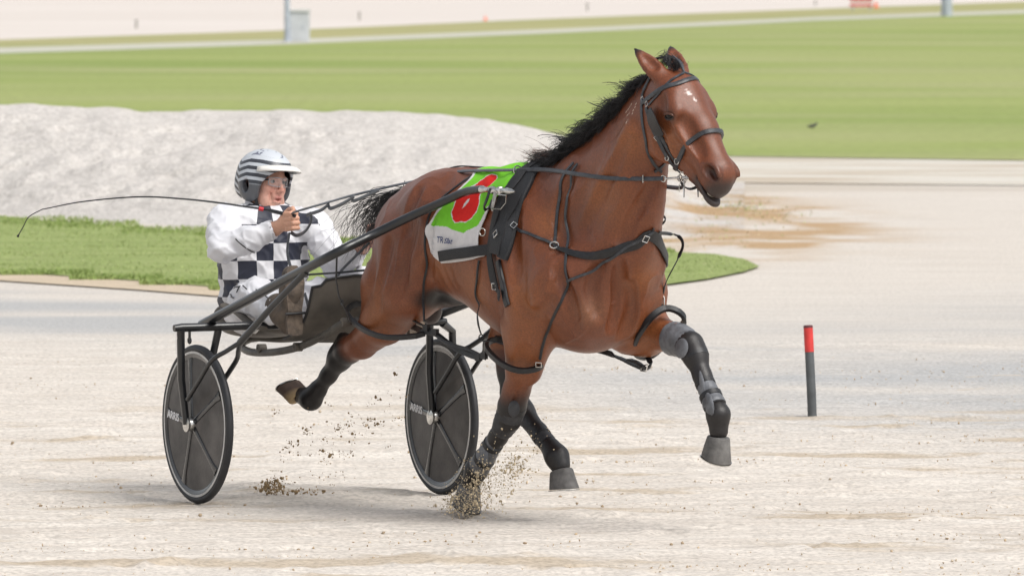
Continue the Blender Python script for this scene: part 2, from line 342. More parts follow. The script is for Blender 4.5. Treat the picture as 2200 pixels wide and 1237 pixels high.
# infield lawn and the strips beyond it
LAWN = ground_mat('lawn', (0.235, 0.300, 0.085), (0.320, 0.360, 0.130), 0.16, (0.22, 0.50, 1), fine=(7, .20), c3=(0.345, 0.36, 0.165), s3=0.30, bump=.5, bscale=3)
gp = lambda x, y: ground(x, y)
lo = [gp(-4000, 322), gp(-900, 330), gp(600, 333), gp(1240, 334), gp(1560, 336), gp(1900, 341), gp(2700, 352), gp(5500, 380)]; hi = [gp(3200, -8), gp(2200, 30), gp(1760, 45), gp(1200, 72), gp(600, 97), gp(0, 116), gp(-900, 140)]
sheet('lawn', lo + hi, 0.004, LAWN)
DRY = ground_mat('dry_lawn', (0.33, 0.335, 0.15), (0.40, 0.37, 0.19), 0.15, (0.3, 1.2, 1), fine=(9, .2), bump=.3)
hi2 = [gp(3200, -30), gp(2200, 4), gp(1800, 18), gp(1200, 40), gp(600, 66), gp(0, 86), gp(-900, 108)]
sheet('dry_lawn', hi[::-1] + hi2, 0.000, DRY)
PATH = ground_mat('concrete_path', (0.55, 0.53, 0.45), (0.50, 0.50, 0.42), 0.6, (1, 1, 1), bump=.1)
b2 = [gp(x, y - d) for x, y, d in ((-900, 136, 11), (0, 113, 9), (600, 94.5, 8), (1200, 70, 7), (1760, 43.5, 6), (2200, 28.5, 6), (3200, -9, 5))]
sheet('path', [V(p[0], p[1], 0) for p in hi[::-1]] + b2[::-1], 0.008, PATH)
FART = ground_mat('far_track_sand', (0.70, 0.645, 0.60), (0.62, 0.56, 0.51), 0.25, (0.2, 1.6, 1), bump=.2)
hi3 = [gp(3200, -120), gp(2200, -110), gp(600, -100), gp(-900, -95)]
sheet('far_track', hi2[::-1] + hi3, -0.004, FART)
# pale bare verge below the lawn on the right
VERGE = ground_mat('pale_verge', (0.66, 0.63, 0.57), (0.58, 0.54, 0.47), 1.2, (.5, 2, 1), bump=.3, c3=(.45, .36, .26), s3=.5)
sheet('verge', [gp(900, 385), gp(1600, 392), gp(2500, 400)] + [V(p[0], p[1], 0) for p in lo[::-1][:6]], -0.004, VERGE)
# mound of dumped sand
cols = np.linspace(-1700, 1600, 440); topr = np.interp(cols, [-1700, 0, 150, 300, 600, 930, 1050, 1150, 1220, 1320, 1430, 1500, 1600], [226, 228, 229, 238, 237, 243, 256, 278, 296, 334, 388, 414, 424])
topr = topr + 3 * (cols < 1350) * fbm(np.stack([cols * .013, cols * 0, cols * 0], -1), 1, 3)
nv = 90; verts = []
for c, tr_ in zip(cols, topr):
    Yr = 40.5; T = at_depth(c, tr_, Yr); front = ground(c, np.interp(c, [-1700, 0, 480, 900, 1500, 1980], [412, 460, 490, 512, 505, 476])); f = front[1]
    hgt = max(T[2], 0.02)
    for j in range(nv):
        v = j / (nv - 1)
        if v < .72: t = v / .72; y = f + (Yr - f) * t; z = hgt * sst(0, 1, t) ** .8 * (0.25 * t + 0.75)
        else: t = (v - .72) / .28; y = Yr + 4.5 * t; z = hgt * (1 - sst(0, 1, t))
        x = (c - 1100) / FPX * (y + 37); z = hgt * (0.65 * (z / hgt) + .35 * min(1, max(0, (v / .72) if v < .72 else z / hgt)))
        p = V(x, y, z); verts.append(p)
verts = np.array(verts); edgef = np.clip(verts[:, 2] / .15, 0, 1)
jj = np.tile(np.arange(nv), len(cols)) / (nv - 1); att = 1 - 0.8 * np.exp(-((jj - .72) / .10) ** 2)
verts[:, 2] += (0.05 * fbm(verts * V(1.3, 1.3, 1), 1.1, 3) + 0.035 * fbm(verts + 4, 4.5, 4)) * edgef * att - .004; verts[:, 1] += 0.10 * fbm(verts + 7, 3, 2) * edgef * att
verts[:, 2] = np.where(edgef < .2, np.minimum(verts[:, 2], .05), verts[:, 2])
idx = np.arange(len(verts)).reshape(len(cols), nv)
MOUND = ground_mat('mound_sand', (0.64, 0.605, 0.57), (0.55, 0.515, 0.48), 16, (.7, 1, 1.8), fine=(30, .34), bump=.7, bscale=30, attr3='dry', acol3=(0.46, 0.31, 0.17))
mo = mesh_obj('sand_mound', verts, np.stack([idx[:-1, :-1], idx[1:, :-1], idx[1:, 1:], idx[:-1, 1:]], -1).reshape(-1, 4), MOUND, attrs={'dry': dryness(1100 + verts[:, 0] * FPX / (verts[:, 1] + 37), 46584 / (verts[:, 1] + 37) - 178 - verts[:, 2] * 235, verts)}); tag(mo, kind='structure')
# strip of turf between track and mound
TURF = ground_mat('turf', (0.24, 0.305, 0.10), (0.31, 0.365, 0.14), 1.2, (.6, 2, 1), fine=(25, .3), bump=.6)
up_ = [(-1600, 415), (-300, 458), (0, 466), (100, 476), (260, 488), (420, 500), (700, 512), (1000, 528), (1250, 538), (1430, 543), (1540, 549), (1600, 560), (1632, 575)]
dn_ = [(1600, 586), (1520, 602), (1430, 614), (1200, 634), (900, 640), (640, 632), (450, 618), (300, 606), (150, 596), (0, 586), (-300, 566), (-1600, 500)]
strip = [gp(*p) for p in up_ + dn_]; sheet('turf_strip', strip, 0.012, TURF)
edge_ = [(-300, 566), (0, 586), (150, 596), (300, 606), (450, 618), (640, 632), (900, 640)]
sheet('sand_verge', [gp(x, y - 4) for x, y in edge_] + [gp(x, y + 18) for x, y in edge_[::-1]], 0.006, ground_mat('raked_sand', (0.60, 0.50, 0.38), (0.50, 0.41, 0.30), 3, (.4, 2, 1), bump=.5))
# grass blades
def blades(name, pts, hgt, wid, cols_, label, cat='grass', lean=.5):
    n = len(pts); h_ = hgt * RNG.uniform(.5, 1.25, n); a = RNG.uniform(0, 6.28, n); b = np.stack([np.cos(a), np.sin(a), 0 * a], 1); ln = RNG.normal(0, lean, (n, 2)) * h_[:, None]
    base = pts; mid = pts + np.concatenate([ln * .35, h_[:, None] * .6], 1); tip = pts + np.concatenate([ln, h_[:, None]], 1); w_ = (wid * RNG.uniform(.6, 1.3, n))[:, None]
    vs = np.stack([base - b * w_, base + b * w_, mid + b * w_ * .7, mid - b * w_ * .7, tip], 1).reshape(-1, 3); k = np.arange(n) * 5
    fs = [tuple(q) for q in np.stack([k, k + 1, k + 2, k + 3], 1)] + [tuple(q) for q in np.stack([k + 3, k + 2, k + 4], 1)]
    ci = RNG.integers(0, len(cols_), n); C = np.array(cols_)[ci] * RNG.uniform(.8, 1.2, (n, 1)); C = np.repeat(C, 5, 0)
    o = mesh_obj(name, vs, fs, GRASSM, smooth=False, cattr=C); tag(o, label, cat, kind='stuff'); return o
GRASSM = mat('grass_blades', (.1, .2, .03), 0.6, attr='coat', spec=.25)
def inside(poly, n):
    A = np.array([p[:2] for p in poly]); lo_, hi_ = A.min(0), A.max(0); Q = RNG.uniform(lo_, hi_, (n, 2)); m = inpoly_(Q, [tuple(p) for p in A]); return np.concatenate([Q[m], np.zeros((m.sum(), 1))], 1)
def inpoly_(P, poly):
    x, y = P[..., 0], P[..., 1]; r = np.zeros(x.shape, bool)
    for (x0, y0), (x1, y1) in zip(poly, poly[1:] + poly[:1]): r ^= ((y0 > y) != (y1 > y)) & (x < (x1 - x0) * (y - y0) / (y1 - y0 + 1e-9) + x0)
    return r
g = inside(strip, 130000); patch = fbm(g * V(.5, 2, 1), 1.0, 3); g = g[RNG.random(len(g)) < .55 + .5 * patch] + V(0, 0, .008)
blades('grass', g, 0.017, 0.0045, [(0.27, 0.335, 0.115), (0.32, 0.375, 0.145), (0.23, 0.30, 0.09), (0.36, 0.385, 0.19)], 'short green grass of the turf strip beside the track')
A = []
for (x, y), n in zip(edge_[:-1] + [(x, y) for x, y in up_[1:9]], [1600] * 6 + [900] * 8):
    for _ in range(n):
        q = gp(x + RNG.uniform(0, 200), 0 + np.interp(x + 100, [e[0] for e in edge_], [e[1] for e in edge_]) - abs(RNG.normal(0, 4)) if n == 1600 else np.interp(x + RNG.uniform(0, 200), [e[0] for e in up_], [e[1] for e in up_]) + abs(RNG.normal(0, 3))); A.append(q)
blades('grass', np.array(A) + V(0, 0, .005), 0.026, 0.006, [(0.21, 0.29, 0.08), (0.27, 0.33, 0.11)], 'longer grass fringe along the edges of the turf strip')
D = []
for (x, y, sx, sy, n) in ((1560, 440, 90, 12, 160), (1650, 462, 90, 9, 120), (1530, 505, 110, 14, 120), (1600, 448, 40, 5, 160)):
    for _ in range(n): D.append(gp(x + RNG.normal(0, sx * .6), y + RNG.normal(0, sy)))
D = np.array(D); D[:, 2] = 0
from mathutils.bvhtree import BVHTree
bvh = BVHTree.FromPolygons([Vector(v) for v in verts], [tuple(q) for q in np.stack([idx[:-1, :-1], idx[1:, :-1], idx[1:, 1:], idx[:-1, 1:]], -1).reshape(-1, 4)])
for p in D:
    hit_ = bvh.ray_cast(Vector((p[0], p[1], 5)), Vector((0, 0, -1)))
    if hit_[0] is not None: p[2] = max(hit_[0].z, 0)
blades('dry_weeds', D, 0.014, 0.008, [(0.56, 0.44, 0.28), (0.50, 0.40, 0.25), (0.34, 0.36, 0.14), (0.38, 0.40, 0.17)], 'dry tan weeds on the foot of the sand mound', 'weeds', lean=1.0)
# loose clods on the track
def clods(name, C, S, m, label, cat, kind='stuff'):
    ico = [(0, 0, 1), (.89, 0, .45), (.28, .85, .45), (-.72, .53, .45), (-.72, -.53, .45), (.28, -.85, .45), (.72, .53, -.45), (-.28, .85, -.45), (-.89, 0, -.45), (-.28, -.85, -.45), (.72, -.53, -.45), (0, 0, -1)]
    fi = [(0, 1, 2), (0, 2, 3), (0, 3, 4), (0, 4, 5), (0, 5, 1), (1, 6, 2), (2, 7, 3), (3, 8, 4), (4, 9, 5), (5, 10, 1), (6, 7, 2), (7, 8, 3), (8, 9, 4), (9, 10, 5), (10, 6, 1), (11, 7, 6), (11, 8, 7), (11, 9, 8), (11, 10, 9), (11, 6, 10)]
    I = np.array(ico); n = len(C); J = RNG.uniform(.55, 1.35, (n, 12, 1)); A_ = RNG.uniform(.6, 1.4, (n, 1, 3)); vs = (np.asarray(C)[:, None] + I[None] * J * A_ * np.asarray(S)[:, None, None]).reshape(-1, 3)
    fs = (np.array(fi)[None] + (np.arange(n) * 12)[:, None, None]).reshape(-1, 3); o = mesh_obj(name, vs, fs, m, smooth=False); return tag(o, label, cat, kind=kind)
CLOD = mat('damp_sand_clod', (0.40, 0.31, 0.21), 0.95, var=.4, scale=6, spec=.1); CLODP = mat('sand_crumb', (0.50, 0.42, 0.32), 0.95, var=.25, scale=8, spec=.1)
cl_ = []
while len(cl_) < 4200:
    x, y = RNG.uniform(-60, 2260), RNG.uniform(760, 1245); q = gp(x, y); k = float(fbm(np.array([[q[0] * .5, q[1] * 2.6, 0]]) + 31, 1.5, 4)[0])
    if RNG.random() < .06 + max(0, k) * 1.0: cl_.append(q)
cl_ = np.array(cl_); S_ = np.minimum(0.0026 * RNG.lognormal(0, .5, len(cl_)), .007); cl_[:, 2] = S_ * .5; hlf = RNG.random(len(cl_)) < .5
clods('sand_clods', cl_[hlf], S_[hlf], CLOD, 'small brown clods scattered over the sand track', 'sand clods'); clods('sand_crumbs', cl_[~hlf], S_[~hlf] * .9, CLODP, 'pale crumbs of sand scattered over the track', 'sand clods')
# ------------------------------------------------------------------ small things in the background
RED = mat('red_paint', (0.55, 0.035, 0.03), .5, var=.15, scale=20); DGREY = mat('dark_grey_plastic', (0.075, 0.082, 0.086), .6, var=.25, scale=12)
b0 = gp(1746, 897); t0 = at_depth(1736, 698, b0[1] + .02); ax = t0 - b0; mk = thing('track_marker', 'dark grey marker peg with a red top standing in the sand', 'marker post', loc=b0)
mb = MB(); L = np.linalg.norm(ax); u = unit(ax); mb.tube([V(0, 0, -.05), u * L * .30, u * L * .71], [.0235, .024, .0235], 16); mb.build('post', DGREY, mk)
mb = MB(); mb.tube([u * L * .71, u * L * .97], .0243, 16); mb.build('red_band', RED, mk); mb = MB(); mb.tube([u * L * .97, u * L * .99, u * L], [.0248, .0248, .020], 16); mb.build('cap', mat('dark_red', (.10, .03, .035), .6), mk)
GALV = mat('galvanised_steel', (0.42, 0.46, 0.52), .5, var=.12, scale=6, metal=.3); BOXM = mat('pale_grey_cabinet', (0.50, 0.52, 0.54), .6, var=.08, scale=4)
pb = gp(617, 91); lp_ = thing('light_pole', 'grey steel lighting pole beside the pale cabinet on the infield', 'pole', loc=pb); mb = MB(); mb.tube([V(0, 0, -.1), V(0, 0, .25), V(0, 0, 9)], [.062, .060, .045], 18); mb.lathe((0, 0, 0), (0, 0, 1), [(.001, .03), (.10, .03), (.10, 0)], 18); mb.build('mast', GALV, lp_)
cb = gp(643, 91); kb = FPX / (cb[1] + 37); wd, ht = 44 / kb, 70 / kb; ca = thing('utility_cabinet', 'pale grey metal utility cabinet at the foot of the lighting pole', 'cabinet', loc=cb + V(0, .3, 0))
e3 = np.eye(3); mb = MB(); mb.box(V(0, 0, ht * .47), e3, (wd * .48, .25, ht * .47)); cbo = mb.build('housing', BOXM, ca, smooth=False)
mb = MB(); mb.box(V(0, 0, ht * .965), e3, (wd * .52, .29, ht * .028)); mb.build('lid', mat('cabinet_lid', (.60, .61, .60), .5), ca, smooth=False); mb = MB(); mb.box(V(-wd * .10, -.252, ht * .45), e3, (wd * .34, .006, ht * .38)); dr = mb.build('door', BOXM, ca, smooth=False); mb = MB(); mb.box(V(wd * .18, -.262, ht * .45), e3, (.012, .01, .05)); mb.build('handle', GALV, dr)
p2_ = gp(2034, 36); fp = thing('light_pole', 'thick grey pole base on the far edge of the infield at the right', 'pole', loc=p2_); mb = MB(); k = FPX / (p2_[1] + 37); mb.tube([V(0, 0, -.1), V(0, 0, .4), V(0, 0, 9)], [12.5 / k, 12 / k, 8 / k], 18); mb.build('mast', GALV, fp)
sb = gp(1850, 24); k = FPX / (sb[1] + 37); sg_ = thing('trackside_board', 'red and white trackside board by the far track', 'sign', loc=sb); mb = MB(); mb.box(V(0, 0, 17 / k), e3, (24 / k, .03, 7 / k)); mb.build('panel', mat('white_board', (.72, .68, .66), .6), sg_, smooth=False)
mb = MB(); mb.box(V(0, -.02, 12 / k), e3, (24.4 / k, .025, 2.4 / k)); mb.box(V(0, -.02, 25 / k), e3, (24.4 / k, .025, 3 / k)); mb.build('red_stripe', RED, sg_, smooth=False)
for s in (-1, 1): mb = MB(); mb.tube([V(s * 18 / k, 0.02, -.1), V(s * 18 / k, 0.02, 20 / k)], .02, 8); mb.build('leg', GALV, sg_)
def cone(px, py, hpx, lab):
    p = gp(px, py); k = FPX / (p[1] + 37); t = thing('marker_cone', lab, 'cone', loc=p); r = hpx / k; mb = MB(); mb.lathe((0, 0, 0), (0, 0, 1), [(r * .55, 0), (r * .55, r * .08), (r * .36, r * .1), (r * .10, r), (.001, r)], 16); mb.build('cone_body', mat('orange_plastic', (.75, .16, .06), .5), t)
cone(1043, 45, 10, 'small orange cone on the verge of the far track'); cone(1882, 18, 14, 'orange cone standing beside the red and white board')
for px, py, hpx, lab in ((293, 62, 15, 'short grey peg on the far track above the cabinet\'s left'), (772, 45, 16, 'short grey peg on the far track right of the lighting pole'), (1262, 24, 14, 'short grey peg on the far track above the horse\'s neck'), (1752, 12, 8, 'short grey peg on the far track just left of the red board')):
    p = gp(px, py); k = FPX / (p[1] + 37); t = thing('track_peg', lab, 'peg', loc=p, group='pegs along the far track'); mb = MB(); mb.tube([V(0, 0, -.1), V(0, 0, hpx / k * .9), V(0, 0, hpx / k)], [.028, .028, .02], 10); mb.build('stake', mat('weathered_peg', (.30, .28, .25), .8), t); mb = MB(); mb.lathe((0, 0, hpx / k), (0, 0, 1), [(.001, 0), (.034, .0), (.034, .03), (.001, .04)], 10); mb.build('peg_cap', mat('peg_cap', (.22, .21, .19), .7), t)
# bird on the lawn
bp0 = gp(1747, 279); bd = thing('bird', 'small dark bird on the lawn to the right of the horse', 'bird', loc=bp0); k = FPX / (bp0[1] + 37); BSD = SDF((-.12, -.05, 0), (.12, .05, .14), .006)
BSD.cone((-.035, 0, .055), (.03, 0, .075), .026, .024, .01); BSD.ell((.055, 0, .10), (.018, .016, .017), .012); BSD.cone((.068, 0, .10), (.092, 0, .094), .005, .002, .004); BSD.cone((-.05, 0, .06), (-.105, 0, .05), .016, .006, .02, sy=1.2)
for s in (1, -1): BSD.cone((.0, .01 * s, .05), (.004, .012 * s, .002), .0055, .0055, .004)
v_, f_ = BSD.mesh(1); mesh_obj('body', v_ * .75, f_, mat('dark_plumage', (.05, .05, .055), .6), bd)
# ------------------------------------------------------------------ the horse
hp = HF.P
def sym(f, *pts, **kw):
    for s in (1, -1):
        f(*[np.asarray(p) * V(1, s, 1) if isinstance(p, np.ndarray) else p for p in pts], **kw)
HS = SDF((-1.62, -0.42, 0.04), (1.95, 0.46, 2.14), 0.0066)
h = HS
def rotm(ax, up=V(0, 0, 1)):                     # rows: along, across, up'
    ax = unit(np.asarray(ax, float)); c = unit(np.cross(up, ax)); return np.stack([ax, c, np.cross(ax, c)])
# trunk
h.ell((0.05, 0, 1.185), (0.60, 0.275, 0.285), 0.05, rotm((1, 0, -0.13)))
h.ell((0.40, 0, 1.12), (0.42, 0.275, 0.36), 0.10)
h.cone((-0.15, 0, 1.355), (0.25, 0, 1.375), 0.11, 0.10, 0.10, sy=1.3)
h.cone((0.30, 0, 1.40), (0.56, 0, 1.42), 0.085, 0.115, 0.10, sy=0.75)
h.ell((-0.27, 0, 1.215), (0.38, 0.235, 0.245), 0.08)
# croup and hips
sym(h.cone, V(-0.20, 0.105, 1.335), V(-0.44, 0.085, 1.255), 0.13, 0.115, k=0.08)
sym(h.ell, V(-0.16, 0.19, 1.31), V(0.10, 0.07, 0.09), k=0.08)
h.cone((-0.38, 0, 1.36), (-0.57, 0, 1.335), 0.09, 0.052, 0.07)
# shoulders, chest
sym(h.cone, V(0.46, 0.115, 1.38), V(0.84, 0.165, 1.06), 0.10, 0.135, k=0.08)
sym(h.cone, V(0.56, 0.19, 1.16), V(0.66, 0.20, 0.96), 0.11, 0.115, k=0.06)
h.ell((0.80, 0, 1.02), (0.24, 0.235, 0.27), 0.08)
sym(h.ell, V(0.92, 0.095, 0.97), V(0.125, 0.115, 0.16), k=0.05)
sym(h.cone, V(0.90, 0.165, 1.06), V(0.80, 0.185, 1.00), 0.085, 0.11, k=0.09)
h.ell((0.97, 0, 1.14), (0.12, 0.19, 0.12), 0.08)
h.ell((0.66, 0, 0.87), (0.30, 0.15, 0.11), 0.08)
# neck
h.chain([V(0.60, 0, 1.24), V(0.835, 0, 1.375), V(1.045, 0.005, 1.53), V(1.215, 0.015, 1.70), V(1.285, 0.02, 1.81)], [0.280, 0.222, 0.160, 0.122, 0.108], 0.08, sy=0.66)
h.cone((0.60, 0, 1.425), (1.265, 0.02, 1.855), 0.070, 0.045, 0.07, sy=0.7)
h.chain([V(0.96, 0.02, 1.10), V(1.06, 0.01, 1.22), V(1.135, 0.01, 1.36), V(1.165, 0.012, 1.48), V(1.185, 0.015, 1.60)], [0.13, 0.115, 0.090, 0.072, 0.060], 0.09, sy=1.0)
h.ell((0.98, 0.10, 1.16), (0.11, 0.12, 0.13), 0.09)
sym(h.cone, V(0.86, 0.085, 1.17), V(1.22, 0.075, 1.68), 0.060, 0.045, k=0.045)
h.V = h.V  # legs ---------------------------------------------------------
RF = [hp(1148, 640, -0.20), hp(1140, 712, -0.18), hp(1124, 788, -0.15), hp(1109, 840, -0.135), hp(1100, 872, -0.13), hp(1092, 902, -0.125), hp(1070, 938, -0.12), hp(1040, 985, -0.11), hp(1024, 1008, -0.105), hp(1012, 1034, -0.10)]
h.chain(RF, [0.125, 0.105, 0.070, 0.054, 0.056, 0.049, 0.037, 0.036, 0.046, 0.042], 0.03)
h.cone(hp(1112, 690, -0.2), hp(1118, 745, -0.18), 0.07, 0.05, 0.06)                      # elbow
h.cone(hp(1165, 690, -0.16), hp(1140, 800, -0.14), 0.07, 0.04, 0.04)                     # extensor
LFE = [V(0.86, 0.17, 0.98), V(0.84, 0.20, 0.86), hp(1400, 712, 0.235), hp(1452, 727, 0.235), hp(1482, 742, 0.235), hp(1494, 764, 0.235), hp(1510, 810, 0.235), hp(1534, 868, 0.235), hp(1543, 890, 0.235), hp(1544, 925, 0.235)]
h.chain(LFE, [0.155, 0.130, 0.082, 0.060, 0.055, 0.050, 0.036, 0.034, 0.046, 0.040], 0.03)
h.cone(V(0.82, 0.2, 0.84), hp(1390, 738, 0.235), 0.075, 0.05, 0.05)
RH = [hp(880, 620, -0.17), hp(826, 690, -0.165), hp(778, 738, -0.15), hp(748, 752, -0.145), hp(730, 770, -0.14), hp(706, 806, -0.14), hp(682, 838, -0.14), hp(668, 856, -0.14), hp(650, 850, -0.14)]
h.cone(V(-0.34, -0.125, 1.17), RH[0], 0.175, 0.145, 0.07)
h.cone(V(-0.46, -0.10, 1.20), hp(826, 610, -0.14), 0.115, 0.090, 0.07)
h.cone(hp(826, 610, -0.14), hp(797, 690, -0.14), 0.090, 0.050, 0.06)
h.cone(V(-0.15, -0.21, 1.10), hp(890, 640, -0.2), 0.07, 0.06, 0.08)                       # stifle fold
h.chain(RH, [0.135, 0.098, 0.062, 0.056, 0.050, 0.033, 0.035, 0.047, 0.040], 0.03)
h.cone(hp(738, 728, -0.14), hp(716, 764, -0.14), 0.030, 0.022, 0.03)                     # point of hock
LH = [V(-0.28, 0.13, 1.12), V(0.02, 0.175, 0.90), hp(1086, 730, 0.13), hp(1098, 800, 0.12), hp(1104, 848, 0.115), hp(1124, 884, 0.11), hp(1158, 928, 0.105), hp(1184, 962, 0.10), hp(1196, 980, 0.10), hp(1204, 1000, 0.10)]
h.chain(LH, [0.18, 0.14, 0.070, 0.055, 0.054, 0.046, 0.035, 0.036, 0.048, 0.042], 0.03)
h.cone(V(-0.46, 0.10, 1.18), V(-0.18, 0.14, 0.98), 0.12, 0.10, 0.06)
# sheath
h.ell(hp(962, 634, -0.05), (0.12, 0.055, 0.05), 0.05)
h.ell(hp(925, 668, 0.02), (0.05, 0.05, 0.06), 0.03)
# muscle grooves
h.cone(V(0.40, -0.30, 1.28), V(0.52, -0.315, 0.98), 0.022, 0.03, 0.09, sub=True)
h.cone(V(1.075, 0, 1.00), V(1.03, 0, 0.78), 0.018, 0.018, 0.06, sub=True)
for (a, b, r) in [((1165, 560), (1150, 640), .014), ((1205, 560), (1300, 690), .012), ((1120, 640), (1110, 600), .012)]:
    h.cone(hp(*a, -0.33), hp(*b, -0.33), r, r, 0.05, sub=True)
# head -----------------------------------------------------------------------
HA = unit(V(0.62, 0.115, -0.775)); HR = unit(V(HA[1], -HA[0], 0)); HD = np.cross(HR, HA); HD = HD if HD[2] > 0 else -HD
HO = hp(1430, 176, 0.02)
LW = 1.09
def hd(a, d, r):
    a = a - 0.024 * min(max((a - .25) / .25, 0), 1.2)
    return HO + HA * a + HD * d + HR * r * LW
HM = np.stack([HA, HD, HR]); _ell = h.ell
def hell(c, r, k, rot=None, sub=False): _ell(c, (r[0], r[1], r[2] * LW), k, rot, sub)
hell(hd(0.10, -0.005, 0), (0.150, 0.105, 0.092), 0.04, HM)
for s in (1, -1):
    hell(hd(0.185, -0.085, 0.046 * s), (0.140, 0.135, 0.048), 0.035, HM)              # cheek
    hell(hd(0.175, 0.043, 0.082 * s), (0.060, 0.042, 0.038), 0.03, HM)                # brow
    h.cone(hd(0.235, 0.012, 0.088 * s), hd(0.35, -0.004, 0.060 * s), 0.020, 0.014, 0.03) # facial crest
    h.cone(hd(0.05, 0.04, 0.052 * s), hd(0.12, 0.06, 0.07 * s), 0.035, 0.03, 0.03)
h.cone(hd(0.10, 0.032, 0), hd(0.29, 0.026, 0), 0.090, 0.074, 0.04)
h.cone(hd(0.28, 0.026, 0), hd(0.49, 0.012, 0), 0.072, 0.057, 0.04)
h.cone(hd(0.28, -0.03, 0), hd(0.48, -0.022, 0), 0.076, 0.058, 0.05)
h.cone(hd(0.22, -0.150, 0), hd(0.42, -0.105, 0), 0.048, 0.034, 0.045)                   # lower jaw
h.cone(hd(0.40, -0.100, 0), hd(0.515, -0.094, 0), 0.036, 0.031, 0.02)
hell(hd(0.564, -0.092, 0), (0.052, 0.023, 0.036), 0.015, HM)                            # lower lip
hell(hd(0.515, -0.010, 0), (0.072, 0.072, 0.060), 0.04, HM)                            # muzzle
hell(hd(0.556, -0.032, 0), (0.042, 0.042, 0.048), 0.03, HM)                            # upper lip
NM = np.stack([unit(HA + .10 * HD), unit(HD - .10 * HA), HR]); E1 = unit(HA * .62 + HD * .78); E2 = unit(HD * .62 - HA * .78); EM = np.stack([E1, E2, HR])
for s in (1, -1):
    hell(hd(0.508, 0.016, 0.047 * s), (0.054, 0.038, 0.026), 0.02, HM)                 # nostril wing
    hell(hd(0.526, 0.022, 0.068 * s), (0.044, 0.028, 0.030), 0.006, NM, sub=True)
    ec = hd(0.198, 0.026, 0.100 * s); hell(ec, (0.034, 0.026, 0.014), 0.02, EM)
    h.chain([ec - E1 * .028 + E2 * .024, ec + E2 * .029 + HR * .006 * s, ec + E1 * .026 + E2 * .020], [.008, .010, .007], 0.014)
    hell(hd(0.120, 0.022, 0.115 * s), (0.035, 0.016, 0.020), 0.03, HM, sub=True)        # hollow above eye
    hell(hd(0.345, -0.056, 0.090 * s), (0.070, 0.026, 0.020), 0.03, HM, sub=True)       # cheek hollow
hell(hd(0.552, -0.0735, 0), (0.068, 0.0065, 0.07), 0.006, HM, sub=True)
for s in (1, -1):
    nc = hd(0.524, 0.022, 0.055 * s); A1, A2 = NM[0], NM[1]; h.chain([nc + A1 * (.044 * math.cos(t)) + A2 * (.027 * math.sin(t)) - HR * s * (.010 * (1 - math.cos(t)) * .5) for t in np.linspace(.7, 5.2, 12)], [.0075] * 12, 0.012)                  # open lips
h.cone(hd(0.465, -0.072, 0.06), hd(0.465, -0.072, -0.06), 0.006, 0.006, 0.01, sub=True)
# ears
EARS = []
for s, b, tip in ((1, hd(0.005, 0.045, 0.060), hp(1366, 108, -0.08)), (-1, hd(-0.008, 0.050, -0.050), hp(1441, 104, 0.13))):
    e = tip - b; L = np.linalg.norm(e); eu = unit(e); out = unit(HR * s * 0.45 + HA * 0.55 + HD * 0.75) if s > 0 else unit(V(.80, -.45, .25)); out = unit(out - eu * (out @ eu)); wd = np.cross(eu, out)
    for t, rr in ((0.02, 0.038), (0.22, 0.042), (0.42, 0.039), (0.6, 0.032), (0.78, 0.021), (0.92, 0.010)):
        h.ell(b + e * t + out * 0.0, (L * 0.17, rr * 0.55, rr), 0.02, np.stack([eu, out, wd]))
    EARS.append((b, e, out, eu, wd))
for b, e, out, eu, wd in EARS:
    L = np.linalg.norm(e)
    for t, rr in ((0.30, 0.022), (0.48, 0.022), (0.66, 0.016)):
        h.ell(b + e * t + out * 0.020, (L * 0.17, rr * 0.62, rr), 0.006, np.stack([eu, out, wd]), sub=True)
def groove(px, dep, r=0.026, k=0.024, w0=1.0):
    Q = [h.hit(HF, *p) for p in px]; C = curve(Q, max(6, len(Q) * 4)); g = h.grad(C, .02); n_ = len(C)
    C = C + g * (r - 1.55 * dep * np.sin(np.linspace(.12, 1, n_) * 2.9)[:, None] - .004)
    for i in range(n_ - 1): h.cone(C[i], C[i + 1], r, r, k, sub=True)
for px, dep in (([(1112, 440), (1106, 520), (1108, 600)], .006), ([(1112, 640), (1145, 676), (1180, 650), (1200, 600)], .007), ([(1196, 570), (1222, 640), (1238, 700)], .010), ([(1332, 570), (1327, 640), (1312, 705)], .012),
                ([(1352, 610), (1356, 670), (1336, 722)], .010), ([(1404, 390), (1362, 465), (1338, 520)], .010), ([(1345, 300), (1300, 400), (1258, 490)], .006), ([(1228, 385), (1200, 455), (1194, 540)], .007),
                ([(892, 470), (872, 560), (856, 640)], .008), ([(838, 520), (818, 600), (812, 660)], .007), ([(935, 470), (925, 540), (922, 590)], .008), ([(1290, 560), (1270, 620), (1285, 680)], .006), ([(1170, 690), (1150, 760), (1135, 820)], .005), ([(1128, 740), (1112, 800)], .004),
                ([(900, 410), (880, 450), (872, 500)], .005), ([(1415, 290), (1425, 330), (1440, 350)], .005), ([(1470, 260), (1490, 300), (1505, 330)], .004)): groove(px, dep)
hv, hfc = h.mesh(4)
